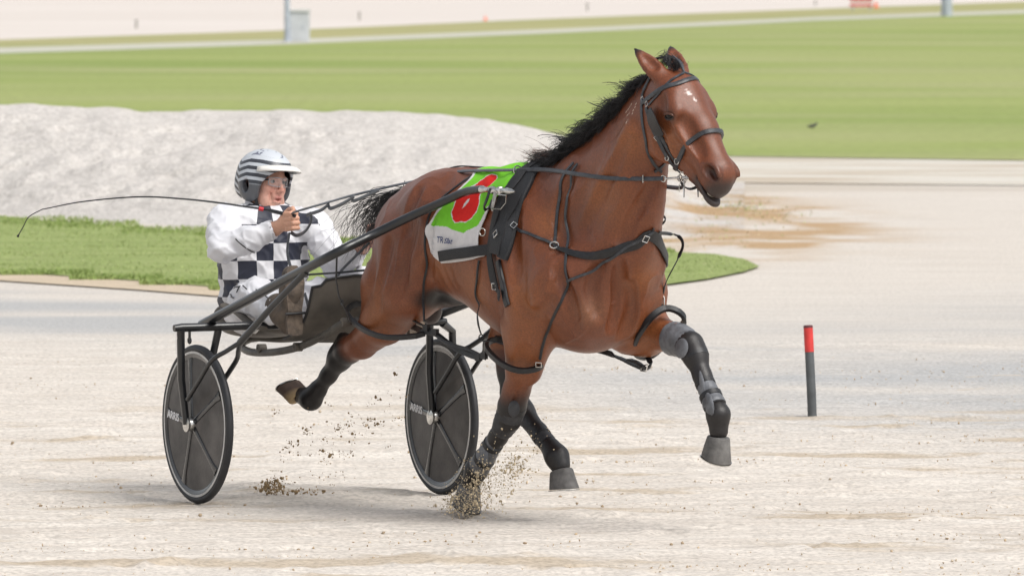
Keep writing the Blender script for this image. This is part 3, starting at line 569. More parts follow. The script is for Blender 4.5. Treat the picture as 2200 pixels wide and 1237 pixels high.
# fine relief: veins on chest and face, soft muscle ripple
hn = HS.grad(hv)
rib = np.sin(hv[:, 0] * 95 + hv[:, 2] * 22 + 1.5 * fbm(hv, 3, 2)) * np.exp(-((hv[:, 0] - .08) / .16) ** 4) * np.exp(-((hv[:, 2] - 1.13) / .16) ** 4)
rid = (1 - np.abs(vnoise(hv @ np.array([[1, .2, .4], [-.2, 1, .1], [-.5, .1, .8]]) + 5, 11))) ** 4
hv = hv + hn * ((0.0028 * fbm(hv * V(1, 1, 0.6), 9, 3) + 0.0042 * rid * sst(.85, 1.0, hv[:, 2])) * sst(0.72, 0.9, hv[:, 2]) * (hv[:, 0] < 1.28) + .0016 * rib)[:, None]
def vein(pts, r=0.006, amp=0.0050):
    global hv
    P = curve([HS.hit(HF, *p) for p in pts], 60); m = np.where(np.all((hv > P.min(0) - .03) & (hv < P.max(0) + .03), 1))[0]
    d = np.min(np.linalg.norm(hv[m][:, None] - P[None], axis=2), 1); hv[m] += hn[m] * (amp * np.exp(-(d / r) ** 2))[:, None]
for p in ([(1240, 700), (1262, 672), (1290, 655), (1300, 630)], [(1275, 690), (1290, 668), (1320, 650)], [(1190, 650), (1215, 690), (1240, 725)], [(1215, 735), (1250, 715), (1268, 690)],
          [(1180, 470), (1200, 540), (1190, 600)], [(1236, 420), (1215, 480), (1230, 540)], [(1420, 300), (1448, 310), (1480, 318)], [(1480, 318), (1500, 345), (1510, 372)], [(860, 520), (850, 590), (842, 650)], [(1140, 620), (1130, 670), (1140, 740)]):
    vein(p)
# coat colour: bay with black points
def coat_colour(P):
    n1 = fbm(P, 5, 3)[:, None] * 0.5; n2 = fbm(P + 3, 40, 2)[:, None] * 0.5
    C = V(0.158, 0.046, 0.0180) * (1 + 0.22 * n1 + 0.10 * n2)
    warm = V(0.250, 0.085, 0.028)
    def mixm(C, m, col): m = np.clip(m, 0, 1)[:, None]; return C * (1 - m) + np.asarray(col) * m
    def near(p, r): return np.exp(-(np.linalg.norm(P - p, axis=1) / r) ** 2)
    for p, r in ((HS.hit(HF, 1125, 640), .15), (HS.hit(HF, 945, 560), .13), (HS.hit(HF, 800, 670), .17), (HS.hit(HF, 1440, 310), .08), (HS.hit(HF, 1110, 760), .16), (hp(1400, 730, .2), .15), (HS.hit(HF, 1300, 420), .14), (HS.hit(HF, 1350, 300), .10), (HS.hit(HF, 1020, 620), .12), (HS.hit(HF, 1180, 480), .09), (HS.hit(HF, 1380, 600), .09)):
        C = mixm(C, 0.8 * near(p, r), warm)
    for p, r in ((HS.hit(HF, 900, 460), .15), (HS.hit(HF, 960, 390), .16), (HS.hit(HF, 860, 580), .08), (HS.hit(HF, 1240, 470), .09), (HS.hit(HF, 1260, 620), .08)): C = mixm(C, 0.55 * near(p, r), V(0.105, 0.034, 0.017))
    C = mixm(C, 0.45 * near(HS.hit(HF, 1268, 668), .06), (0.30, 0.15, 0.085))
    blk = V(0.014, 0.012, 0.012)
    z = P[:, 2] + 0.03 * n1[:, 0]
    fore = (P[:, 0] > -0.2) & (P[:, 1] < -0.02); lf = P[:, 0] > 1.0
    C = mixm(C, (1 - sst(0.49, 0.60, z)) * (fore & (P[:, 2] < 0.7)), blk)
    kn = hp(1470, 735, .235); C = mixm(C, sst(-0.08, 0.02, (P - kn) @ unit(V(0.75, 0, -0.45))) * (lf & (P[:, 2] < 0.95)), blk)
    hk = hp(752, 745, -.14); C = mixm(C, sst(-0.07, 0.02, (P - hk) @ unit(V(-0.8, 0, -0.35))) * ((P[:, 0] < -0.6) & (P[:, 2] < 0.9)), blk)
    C = mixm(C, (1 - sst(0.60, 0.76, z)) * ((P[:, 1] > 0.02) & (P[:, 0] < 0.75)), blk)
    q = P - HO; a = q @ HA; a = a + 0.024 * np.clip((a - .25) / .23, 0, 1.2); d = q @ HD; r = np.abs(q @ HR); head = (P[:, 0] > 1.15) & (P[:, 2] > 1.3) & (d > -0.20)
    C = mixm(C, sst(0.52, 0.58, a - 0.4 * (d + .02) + 0.01 * n1[:, 0]) * head * 0.92, (0.030, 0.022, 0.020))
    C = mixm(C, 0.85 * np.exp(-(((a - .522) / .045) ** 2 + ((d - .024) / .034) ** 2)) * (r > 0.035) * head, (0.018, 0.013, 0.013))
    C = mixm(C, 0.85 * (d < -0.066) * sst(0.42, 0.48, a) * head, (0.045, 0.034, 0.032))
    C = mixm(C, 0.7 * np.exp(-(((a - .205) / .034) ** 2 + ((d - .034) / .024) ** 2)) * (r > 0.06) * head, (0.022, 0.013, 0.010))
    C = mixm(C, 0.30 * np.exp(-(d - .10) ** 2 / .0012) * sst(.05, .2, a) * head, (0.08, 0.03, 0.018))
    st = HS.hit(HF, 1481, 203); v = P - st; ss = np.exp(-((v @ unit(HA * 1.0 - HR * .35)) / .021) ** 2 - ((v @ unit(HR + HA * .35)) / .010) ** 2)
    ss = np.maximum(ss * .95, np.exp(-((v @ HA - .024) / .014) ** 2 - ((v @ HR + .012) / .006) ** 2)); C = mixm(C, sst(0.40, 0.65, ss + 0.55 * fbm(P + 2, 60, 2)) * (np.linalg.norm(v, axis=1) < .06), (0.62, 0.52, 0.48))
    for b, e, out, eu, wd in EARS:
        t = (P - b) @ eu / np.linalg.norm(e); C = mixm(C, sst(0.72, 0.98, t) * (np.linalg.norm(P - (b + e), axis=1) < .07), blk)
    crest = np.abs(P[:, 1] - .01) < 0.05; line = P[:, 2] - (1.50 + (P[:, 0] - .55) * 0.70)
    C = mixm(C, sst(-0.03, 0.02, line) * crest * (P[:, 0] > .45) * (P[:, 0] < 1.32) * 0.9, blk)
    g0 = HS.hit(HF, 962, 643); g1 = HS.hit(HF, 985, 656)  # black groin: dark sheath hair, plus shade of the groin cavity painted in
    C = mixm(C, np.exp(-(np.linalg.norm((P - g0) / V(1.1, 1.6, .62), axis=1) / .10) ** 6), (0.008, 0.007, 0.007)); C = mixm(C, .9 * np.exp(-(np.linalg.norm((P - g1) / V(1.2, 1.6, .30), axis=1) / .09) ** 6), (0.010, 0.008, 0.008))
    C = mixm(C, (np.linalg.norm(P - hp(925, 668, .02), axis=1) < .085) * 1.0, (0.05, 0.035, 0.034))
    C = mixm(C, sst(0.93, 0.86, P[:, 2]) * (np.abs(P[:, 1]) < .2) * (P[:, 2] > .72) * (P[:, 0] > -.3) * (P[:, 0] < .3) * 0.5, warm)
    return np.clip(C, 0.004, 0.9)
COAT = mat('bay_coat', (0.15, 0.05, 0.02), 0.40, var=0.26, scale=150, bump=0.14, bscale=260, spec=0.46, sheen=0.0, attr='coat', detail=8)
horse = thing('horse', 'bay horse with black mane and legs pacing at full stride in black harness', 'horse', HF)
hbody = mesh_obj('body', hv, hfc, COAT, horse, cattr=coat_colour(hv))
HOOF = mat('hoof_horn', (0.12, 0.115, 0.11), 0.6, var=0.35, scale=25, bump=0.35, bscale=60)
HOOFP = mat('pale_hoof_horn', (0.36, 0.25, 0.14), 0.65, var=.25, scale=30, bump=0.3, bscale=50, attr='coat')
def hoof(cor, toe_dir, down, length, r0, r1, m, name='hoof', ext=0.018):
    # cor: coronet centre, down: towards the sole, toe_dir: towards the toe
    dn = unit(down); td = unit(toe_dir - dn * (toe_dir @ dn)); sd_ = np.cross(dn, td); mb = MB(); n = 28; vs = []
    prof = [(0.80, -0.012, 0), (0.96, 0.0, 0), (1.0, 0.06, 0), (1.0, 0.5, 1), (1.0, 0.96, 1), (0.985, 1.0, 1), (0.80, 1.0, 1), (0.55, 0.93, 1)]
    for f, t, _ in prof:
        tt = max(t, 0); r = (r0 + (r1 - r0) * tt) * f
        for k in range(n):
            a = 2 * math.pi * k / n; c_, s_ = math.cos(a), math.sin(a)
            hl = 1.0 - 0.10 * tt * (c_ < 0)
            zz = t * length * (1.0 if c_ > 0 else 1.0 + 0.12 * c_ * (1 - tt)) + (0.010 * -c_ if tt < 0.1 else 0)
            vs.append(cor + td * (c_ * r * 1.08 * hl + ext * tt * (1 if c_ > -.3 else .4)) + sd_ * s_ * r * 0.94 + dn * zz)
    m_ = len(prof); fs = [(i * n + k, i * n + (k + 1) % n, (i + 1) * n + (k + 1) % n, (i + 1) * n + k) for i in range(m_ - 1) for k in range(n)]
    fs += [tuple(range(n)), tuple((m_ - 1) * n + k for k in range(n))[::-1]]
    mb.add(vs, fs); o = mb.build(name, m, horse)
    if m is HOOFP:
        ca = o.data.color_attributes.new('coat', 'FLOAT_COLOR', 'POINT'); cc = []
        for f, t, _ in prof: cc += [(0.42, 0.30, 0.16, 1) if t < .45 else (0.085, 0.055, 0.042, 1)] * n
        ca.data.foreach_set('color', np.array(cc, np.float32).ravel())
    sh = MB(); pts = [cor + dn * (length + 0.003) + td * (math.cos(a) * r1 * 0.98 + ext * (1 if math.cos(a) > -.3 else .4)) + sd_ * math.sin(a) * r1 * 0.86 for a in np.linspace(-2.3, 2.3, 22)]
    sh.ribbon(pts, [dn] * len(pts), 0.016, 0.005); sh.build('horseshoe', STEEL, o)
    return o
hoof(hp(1544, 938, .235), V(0.8, 0, -0.5), V(-0.32, 0, -0.9), 0.092, 0.048, 0.064, HOOF)
hoof(hp(1206, 1010, .10), V(1, 0, 0.1), V(0.10, 0, -1), 0.080, 0.050, 0.064, HOOF)
hoof(hp(1009, 1044, -.10), V(1, 0, -.5), hp(996, 1100, -.10) - hp(1009, 1044, -.10), 0.092, 0.048, 0.062, HOOF)
hoof(hp(645, 853, -.14), V(-.6, -.8, .05), V(-.40, -.05, .62), 0.070, 0.050, 0.044, HOOFP, ext=.040)
COATL = mat('bay_eyelid', (0.075, 0.026, 0.012), 0.45)
EYE = mat('horse_eye', (0.006, 0.004, 0.003), 0.05, spec=0.28)
LID = mat('dark_eyelid', (0.020, 0.011, 0.008), 0.45)
e0 = HS.hit(HF, 1438, 250); e0 = HS.snap(e0[None])[0]
for s in (1, -1):
    c = e0 if s > 0 else e0 - 2 * HR * ((e0 - HO) @ HR); n = HS.grad(c, .02); t1 = unit(E1 - n * (E1 @ n)); t2 = np.cross(n, t1); t2 = t2 if t2 @ E2 > 0 else -t2; mb = MB(); vs = []
    for p_ in np.linspace(0, math.pi, 11):
        for k in range(18):
            a = 2 * math.pi * k / 18; vs.append(c + n * (.0115 * math.cos(p_) - .002) + t1 * .0225 * math.sin(p_) * math.cos(a) + t2 * .0125 * math.sin(p_) * math.sin(a))
    mb.add(vs, [(i * 18 + k, i * 18 + (k + 1) % 18, (i + 1) * 18 + (k + 1) % 18, (i + 1) * 18 + k) for i in range(10) for k in range(18)]); ey = mb.build('eye', EYE, horse)
    for sg, r_ in ((1, .0055), (-1, .0042)):
        mb = MB(); P_ = [c + t1 * .0245 * math.cos(a) + t2 * sg * .0125 * math.sin(a) + n * (.0065 * math.sin(a)) for a in np.linspace(0, math.pi, 14)]; mb.tube(P_, [r_ * (.45 + .55 * math.sin(a)) for a in np.linspace(0, math.pi, 14)], 8); mb.build('eyelid', LID if sg < 0 else COATL, ey)
TEETH = mat('teeth', (0.62, 0.58, 0.48), 0.3)
mb = MB(); pts = [hd(0.553 + 0.02 * math.cos(a), -0.0745, 0.024 * math.sin(a)) for a in np.linspace(-1.5, 1.5, 12)]
mb.ribbon(pts, [HA] * 12, 0.009, 0.005); mb.build('teeth', TEETH, horse)
# ------------------------------------------------------------------ mane, forelock, tail
HAIR = mat('black_hair', (0.012, 0.011, 0.012), 0.42, var=0.4, scale=30, spec=0.5)
def strands(name, paths, r0, parent, m=HAIR):
    vs = []; fs = []; n = 0
    for P in paths:
        k = len(P); T = np.gradient(P, axis=0); T /= np.linalg.norm(T, axis=1, keepdims=True) + 1e-9
        u = np.cross(T, V(.3, .9, .2)); u /= np.linalg.norm(u, axis=1, keepdims=True) + 1e-9; b = np.cross(T, u)
        rr = r0 * np.linspace(1, 0.25, k)[:, None]
        ring = np.stack([P + u * rr, P + (-0.5 * u + 0.87 * b) * rr, P + (-0.5 * u - 0.87 * b) * rr], 1).reshape(-1, 3); vs.append(ring)
        i = np.arange(k - 1)[:, None]; f = [np.stack([n + i[:, 0] * 3 + a, n + i[:, 0] * 3 + (a + 1) % 3, n + (i[:, 0] + 1) * 3 + (a + 1) % 3, n + (i[:, 0] + 1) * 3 + a], 1) for a in range(3)]
        fs += f; n += 3 * k
    return mesh_obj(name, np.concatenate(vs), np.concatenate(fs), m, parent)
def lock(root, d0, pull, length, curl, ns, seg=13, spread=0.012, lift=0.0, loose=0.25):
    out = []; ph = RNG.random(3) * 6.28; fr = RNG.uniform(3.5, 7)
    for _ in range(ns):
        o = RNG.normal(0, spread, 3); L = length * RNG.uniform(0.55, 1.1); d = d0 + RNG.normal(0, loose * 0.5, 3); p = root + o; P = [p.copy()]; w0 = RNG.normal(0, loose, 3)
        for i in range(1, seg):
            t = i / (seg - 1); dd = unit(unit(d) * (1 - t) ** 1.2 + (pull + w0 * t) * t * 1.3 + V(0, 0, lift) * t * t)
            wv = curl * t * V(math.sin(fr * t + ph[0]), math.sin(fr * t + ph[1]), math.cos(fr * t + ph[2]))
            p = p + (dd + wv) * (L / seg); P.append(p.copy())
        out.append(np.array(P))
    return out
crest = curve([HS.snap(V(x, 0.012, z)) for x, z in ((0.46, 1.58), (0.62, 1.60), (0.78, 1.66), (0.92, 1.74), (1.04, 1.82), (1.15, 1.90), (1.24, 1.96))], 90)
crest = HS.snap(crest, 0.0)
paths = []
for i, c in enumerate(crest):
    t = i / 89
    for j in range(3):
        side = RNG.uniform(-1, 0.35); root = HS.snap(c + V(RNG.normal(0, .006), side * 0.045, -0.01 * abs(side)), -0.004)
        ln = RNG.uniform(0.085, 0.155) * float(np.interp(t, [0, .15, .5, .8, .93, 1], [.75, 1.1, 1.2, 1.0, .7, .5]))
        d0 = unit(V(-0.40, -0.70 + 0.40 * (side > 0), 0.30 - 0.35 * (side < -0.3)))
        paths += lock(root, d0, unit(V(-0.8, -0.30 + RNG.normal(0, .15), -0.42 + RNG.normal(0, .20) - 0.10 * (t < 0.25))), ln, 0.95, 10, seg=15, lift=0.16, spread=0.0040, loose=0.07)
# hair lying flat on the near side of the crest
for i in range(0, 90, 1):
    c = crest[i]
    for j in range(2):
        root = HS.snap(c + V(0, -RNG.uniform(.0, .035), -.005), -0.003)
        for P in lock(root, V(-0.1, -0.6, -0.15), unit(V(-0.75, -0.1, -0.45 + RNG.normal(0, .2))), RNG.uniform(.09, .16), 0.7, 6, spread=0.006):
            q = HS.sample(P); P = P + HS.grad(P) * np.clip(0.006 - q, 0, 0.05)[:, None]; paths.append(P)
strands('mane', paths, 0.0020, horse)
paths = []
BR = mat('brown_hair', (0.10, 0.04, 0.022), 0.5, var=0.4, scale=30)
for j in range(26): paths += lock(HS.snap(V(0.52 + RNG.normal(0, .03), RNG.normal(-.01, .025), 1.58)), V(-0.2, -0.2, 0.3), unit(V(-1, -.1, -.12 + RNG.normal(0, .1))), RNG.uniform(.09, .17), 0.35, 6)
strands('wither_hair', paths, 0.0014, horse, BR)
paths = []
for j in range(26): paths += lock(hd(RNG.uniform(-.055, 0.0), 0.078, RNG.uniform(-.035, .035)), V(-0.2, RNG.normal(0, .3), 0.8), unit(V(-0.5 + RNG.normal(0, .3), RNG.normal(0, .4), -0.25)), RNG.uniform(.05, .085), 1.2, 7, spread=.006)
for j in range(10): paths += lock(hd(RNG.uniform(-.03, 0.02), 0.09, RNG.uniform(-.02, .02)), V(.3, RNG.normal(0, .2), 0.5), unit(V(0.5, RNG.normal(0, .3), -0.5)), RNG.uniform(.04, .06), .4, 6, spread=.006)
strands('forelock', paths, 0.0015, horse)
paths = []
dock = hp(882, 412, 0.0)
for j in range(230):
    a = RNG.uniform(0, 1); tgt = hp(802 + RNG.normal(0, 24), 462 + 44 * (a - .5) + RNG.normal(0, 6), 0.02 + RNG.normal(0, .07)); mid = (dock + tgt) / 2 + V(0, RNG.normal(0, .02), 0.008 + 0.012 * RNG.normal())
    end = tgt + V(-0.09, RNG.normal(0, .04), RNG.uniform(-.20, -.02))
    P = curve([dock + RNG.normal(0, .016, 3), mid + RNG.normal(0, .012, 3), tgt, end], 14); wv = np.linspace(0, 1, 14)[:, None] * .006 * np.sin(np.linspace(0, 9, 14) + RNG.uniform(0, 6))[:, None] * V(0.3, 1, 1); paths.append(P + wv)
for j in range(160):
    e = hp(842 + RNG.normal(0, 10), 452 + RNG.normal(0, 10), 0.03 + RNG.normal(0, .03)); paths.append(curve([dock + RNG.normal(0, .018, 3), (dock + e) / 2 + V(0, 0, .012) + RNG.normal(0, .008, 3), e, e + V(-.04, .0, -.16 + RNG.normal(0, .04))], 12))
strands('tail', paths, 0.0019, horse)
BRAND = mat('freeze_brand_hair', (0.62, 0.50, 0.40), 0.6)
mb = MB()
for (x, y) in ((1345, 243), (1349, 238), (1353, 232), (1356, 227), (1360, 240), (1364, 233), (1366, 226), (1347, 251), (1351, 247), (1349, 260), (1345, 266), (1353, 256), (1358, 247)):
    p = HS.hit(HF, x, y); n = HS.grad(p); q = HS.hit(HF, x + 2.4, y - 4.5); mb.ribbon([p, q], [n, n], 0.0028, 0.0025)
mb.build('freeze_brand', BRAND, horse)

# ------------------------------------------------------------------ tack
def hstrap(mb, pts, width, th=0.004, off=0.002, n=None, snap=True, closed=False):
    """pts: (px, py) lies on the skin where it is seen, (px, py, y) hangs free at y, arrays are points"""
    Q = [np.asarray(p, float) if isinstance(p, np.ndarray) else HS.hit(HF, *p) if len(p) == 2 else hp(*p) for p in pts]
    L = sum(np.linalg.norm(Q[i + 1] - Q[i]) for i in range(len(Q) - 1)); n = n or max(8, int(L / 0.012)); C = curve(Q, n, closed)
    s_ = HS.sample(C); g = HS.grad(C, 0.02)
    if snap: C = C + g * (np.where(s_ < 0.03, off - s_, 0))[:, None]
    for _ in range(2): C[1:-1] = 0.5 * C[1:-1] + 0.25 * (C[:-2] + C[2:])
    nr = np.where((s_ < 0.06)[:, None], g, V(0.1, -1, 0.15)); 
    for _ in range(4): nr[1:-1] = 0.5 * nr[1:-1] + 0.25 * (nr[:-2] + nr[2:])
    mb.ribbon(list(C), [unit(a) for a in nr], width, th); return C
def buckle(mb, p, ax, w_, h_, r=0.0022):
    p = np.asarray(p, float); n = HS.grad(p, 0.02); a = unit(ax - n * (ax @ n)); b = np.cross(n, a)
    q = [p + n * .007 + a * sx * w_ + b * sy * h_ for sx, sy in ((1, 1), (1, -1), (-1, -1), (-1, 1), (1, 1))]; mb.tube(q, r, 6)
def mir(P):                                       # other side of the head
    q = P - HO; return P - 2 * HR * (q @ HR)
STRAPE = mat('worn_leather', (0.035, 0.038, 0.044), 0.36, var=0.45, scale=50, bump=0.2, bscale=200)
# bridle
br = thing('bridle', 'black leather bridle with half cup blinkers on the head of the bay horse', 'bridle', HF)
def both(name, px, width, th=0.004, m=STRAPE, side=(0, 1), extra=None):
    for s in side:
        Q = [HS.hit(HF, *p) for p in px]; Q = [mir(q) for q in Q] if s else Q; mb = MB(); hstrap(mb, Q + ([extra] if extra is not None else []), width, th); mb.build(name, m, br)
both('cheek_strap', [(1390, 232), (1400, 262), (1412, 293), (1428, 326), (1446, 352), (1462, 372)], 0.017, 0.006)
both('throat_latch', [(1388, 186), (1381, 209), (1380, 240), (1384, 276), (1390, 308), (1398, 338), (1408, 358), (1420, 369)], 0.013, 0.005)
both('blinker_stay', [(1404, 262), (1418, 290), (1436, 320), (1452, 346)], 0.022, 0.005)
mb = MB(); c = [HS.hit(HF, *p) for p in ((1381, 222), (1402, 206), (1431, 187), (1457, 181))]; c2 = hd(0.075, .125, -0.03); hstrap(mb, c + [c2, mir(c[1]), mir(c[0])], 0.021, 0.006, n=40); mb.build('browband', STRAPE, br)
mb = MB(); nb = [HS.hit(HF, *p) for p in ((1452, 362), (1458, 345), (1468, 327), (1484, 304), (1506, 288), (1522, 283))]
hstrap(mb, nb + [mir(nb[4]), mir(nb[3]), mir(nb[2]), mir(nb[1])], 0.020, 0.011, n=46); mb.build('noseband', STRAPE, br)
for s in (0, 1):
    mb = MB(); top = hd(-0.04, 0.105, 0); q = [HS.hit(HF, *p) for p in ((1438, 178), (1424, 192), (1410, 210), (1395, 226))]; q = [mir(a) for a in q] if s else q
    hstrap(mb, [hd(-0.055, .10, 0), hd(0.03, 0.125, 0.002 * (1 - 2 * s))] + q, 0.010, 0.005, n=34); mb.build('overcheck_strap', STRAPE, br)
mb = MB(); q = [HS.hit(HF, *p) for p in ((1384, 196), (1390, 184))]; hstrap(mb, [q[0], q[1], hd(-0.075, .03, .05), hd(-.085, .06, 0), hd(-0.075, .03, -.05), mir(q[1]), mir(q[0])], 0.020, 0.006, n=30); mb.build('headpiece', STRAPE, br)
for s in (1, -1):                                 # half cup blinkers
    mb = MB(); vs = []; nu, nv = 9, 9
    for i in range(nu):
        for j in range(nv):
            u = i / (nu - 1); v = j / (nv - 1) - 0.5; wd = 0.052 * math.sin(0.35 + u * 2.45)
            p = hd(0.098 + 0.135 * u + .25 * v * wd, -0.056 - 0.010 * u + 1.45 * v * wd, (0.106 + 0.030 * math.sin(u * 3.1) * (0.5 + v)) * s); vs.append(p)
    fs = [(i * nv + j, i * nv + j + 1, (i + 1) * nv + j + 1, (i + 1) * nv + j) for i in range(nu - 1) for j in range(nv - 1)]
    back = [p + HR * 0.005 * s for p in vs]; nn = len(vs); rim = [j for j in range(nv)] + [i * nv + nv - 1 for i in range(1, nu)] + [(nu - 1) * nv + j for j in range(nv - 2, -1, -1)] + [i * nv for i in range(nu - 2, 0, -1)]
    mb.add(vs + back, fs + [tuple(a + nn for a in f[::-1]) for f in fs] + [(rim[k], rim[(k + 1) % len(rim)], rim[(k + 1) % len(rim)] + nn, rim[k] + nn) for k in range(len(rim))]); mb.build('blinker', LEATHER, br)
BITP = HS.hit(HF, 1472, 378); BITP = BITP + HS.grad(BITP) * 0.012
for s in (0, 1):
    P = mir(BITP) if s else BITP; sg = -1 if s else 1
    mb = MB(); mb.ring(P, HR, 0.023, 0.0032, up=HA); mb.tube([P + HA * .012 - HD * 0.002 + HR * .006 * sg, P + V(.018, 0, -.010) + HR * .008 * sg, P + V(.020, 0, -.082) + HR * .010 * sg], [0.005, 0.005, 0.003], 8); mb.build('bit_ring', STEEL, br)
mb = MB(); mb.tube([BITP, hd(0.462, -.082, .02), hd(0.462, -.082, -.02), mir(BITP)], 0.007, 8); mb.build('bit_mouthpiece', STEEL, br)
mb = MB(); cs = [BITP + V(0, 0, -.02), hd(0.44, -.150, .052), hd(0.455, -.166, 0), hd(0.44, -.150, -.052), mir(BITP)]; hstrap(mb, cs, 0.013, 0.005, n=26, snap=False); mb.build('chin_strap', LEATHER, br)
for p, r_ in (((1458, 347), .012), ((1437, 340), .010)): mb = MB(); mb.ring(HS.hit(HF, *p) + HR * .012, HR, r_, 0.0022, up=HA); mb.build('buckle_ring', STEEL, br)
for p in ((1383, 214), (1392, 224), (1412, 296)): mb = MB(); buckle(mb, HS.hit(HF, *p), HA, 0.010, 0.008); mb.build('buckle', STEEL, br)

# saddle cloth
def px_on(x, y, off): p = HS.hit(HF, x, y); return HS.snap(p[None], off)[0]
sc_ = thing('saddle_cloth', 'green and white number cloth with a red six on the back of the horse', 'saddle cloth', HF)
left = curve([V(1020, 372, 0), V(1012, 390, 0), V(962, 437, 0), V(929, 473, 0), V(918, 492, 0), V(921, 516, 0), V(934, 545, 0), V(955, 564, 0)], 41)
right = curve([V(1128, 372, 0), V(1112, 384, 0), V(1086, 410, 0), V(1064, 440, 0), V(1047, 472, 0), V(1036, 500, 0), V(1034, 530, 0), V(1046, 551, 0)], 41)
NU = 27; coarse = np.zeros((41, NU, 3)); cpx = np.zeros((41, NU, 2))
for j in range(41):
    for i in range(NU):
        u = i / (NU - 1); x, y = (left[j] * (1 - u) + right[j] * u)[:2]; y += 3.0 * math.sin(u * 3.14) * (j / 40) ** 4
        coarse[j, i] = HS.hit(HF, x, y); cpx[j, i] = (x, y)
coarse = HS.snap(coarse, 0.010)
fold = 0.006 * np.maximum(0, fbm(np.concatenate([cpx * V(0.02, 0.006), np.zeros((41, NU, 1))], 2), 1.6, 2))
coarse = coarse + HS.grad(coarse, 0.03) * fold[..., None]
top = coarse[0]; over = [HS.snap(top * V(1, 0, 1) + V(0, y, .02), 0.010) for y in np.linspace(-0.06, 0.30, 22)]
def up2(A, f):
    n, m = A.shape[:2]; a = np.linspace(0, n - 1, (n - 1) * f + 1); i = np.minimum(a.astype(int), n - 2); t = (a - i)[:, None, None]; A = A[i] * (1 - t) + A[i + 1] * t
    b = np.linspace(0, m - 1, (m - 1) * f + 1); j = np.minimum(b.astype(int), m - 2); t = (b - j)[None, :, None]; return A[:, j] * (1 - t) + A[:, j + 1] * t
fine = up2(coarse, 4); fpx = up2(cpx, 4)
def inpoly(P, poly):
    x, y = P[..., 0], P[..., 1]; r = np.zeros(x.shape, bool)
    for (x0, y0), (x1, y1) in zip(poly, poly[1:] + poly[:1]):
        c = ((y0 > y) != (y1 > y)) & (x < (x1 - x0) * (y - y0) / (y1 - y0 + 1e-9) + x0); r ^= c
    return r
def z2p(L): return [(900 + x / 4.123, 330 + y / 4.123) for x, y in L]
WHITE, GREEN, RED = V(.62, .60, .60), V(.17, .53, .03), V(.62, .018, .014)
C = np.zeros(fine.shape) + WHITE; jj, ii = np.meshgrid(np.arange(fine.shape[0]), np.arange(fine.shape[1]), indexing='ij'); edge = 5
C[(inpoly(fpx, z2p([(-60, 600), (100, 625), (150, 645), (270, 655), (330, 685), (420, 712), (450, 690), (500, 672), (540, 655), (640, 480), (1000, 300), (1000, -200), (0, -200)]))) & (ii > edge)] = GREEN
o6 = z2p([(535, 285), (560, 262), (610, 235), (670, 213), (712, 222), (718, 250), (690, 285), (665, 312), (600, 330), (578, 352), (565, 400), (560, 460), (535, 530), (490, 590), (440, 622), (390, 618), (345, 628), (322, 600), (308, 540), (330, 480), (350, 420), (390, 365), (450, 325), (510, 300)])
cx, cy = np.mean(np.array(o6), 0); i6 = [(x + 2.6 * (cx - x) / (abs(cx - x) + abs(cy - y) + 1) * 1.0, y + 2.6 * (cy - y) / (abs(cx - x) + abs(cy - y) + 1)) for x, y in o6]
C[inpoly(fpx, o6)] = WHITE; C[inpoly(fpx, i6)] = RED; C[inpoly(fpx, z2p([(405, 503), (424, 462), (455, 424), (474, 414), (466, 440), (440, 474)]))] = WHITE
nrow, ncol = fine.shape[:2]; ov = np.array(over)[1:]; ovf = up2(ov, 4)
G = np.concatenate([ovf[::-1], fine]); CC = np.concatenate([np.zeros(ovf.shape) + GREEN, C]); nr_, nc_ = G.shape[:2]
idx = np.arange(nr_ * nc_).reshape(nr_, nc_); FQ = np.stack([idx[:-1, :-1], idx[:-1, 1:], idx[1:, 1:], idx[1:, :-1]], -1).reshape(-1, 4)
CLOTH = mat('printed_cloth', (.6, .6, .6), 0.75, bump=0.25, bscale=350, var=0.06, scale=40, attr='coat', spec=0.2)
cl = mesh_obj('cloth', G.reshape(-1, 3), FQ, CLOTH, sc_, cattr=CC.reshape(-1, 3)); sm = cl.modifiers.new('thickness', 'SOLIDIFY'); sm.thickness = 0.004
NAVY = mat('navy_print', (0.015, 0.035, 0.13), 0.7)
def text_on(s, x, y, size, slant, ang, shear, name, m, parent, off=0.026, bold=0.0):
    fc = bpy.data.curves.new('t', 'FONT'); fc.body = s; fc.size = 1; fc.shear = shear; fc.offset = bold; to = bpy.data.objects.new('t', fc); COL.objects.link(to)
    dg = bpy.context.evaluated_depsgraph_get(); me = bpy.data.meshes.new_from_object(to.evaluated_get(dg)); bpy.data.objects.remove(to)
    ca, sa = math.cos(ang), math.sin(ang); vs = []
    for v in me.vertices:
        X, Y = v.co.x * size * slant, -v.co.y * size; vs.append(HS.snap(HS.hit(HF, x + X * ca - Y * sa, y + X * sa + Y * ca)[None], off)[0])
    fs = [tuple(p.vertices) for p in me.polygons]; bpy.data.meshes.remove(me)
    o = mesh_obj(name, vs, fs, m, parent, smooth=False); return o
text_on('TR', 949, 521, 17, 0.72, 0.10, 0, 'lettering', NAVY, sc_, bold=0.02)
text_on('Slat', 965, 523, 15, 0.78, 0.10, 0.35, 'lettering', NAVY, sc_, bold=0.02)
mb = MB(); hstrap(mb, [px_on(x, y, .012) for x, y in ((954, 549), (980, 546), (1010, 543), (1040, 540), (1060, 537))], 0.046, 0.005, off=.023); mb.build('hook_strap', WEB, sc_)

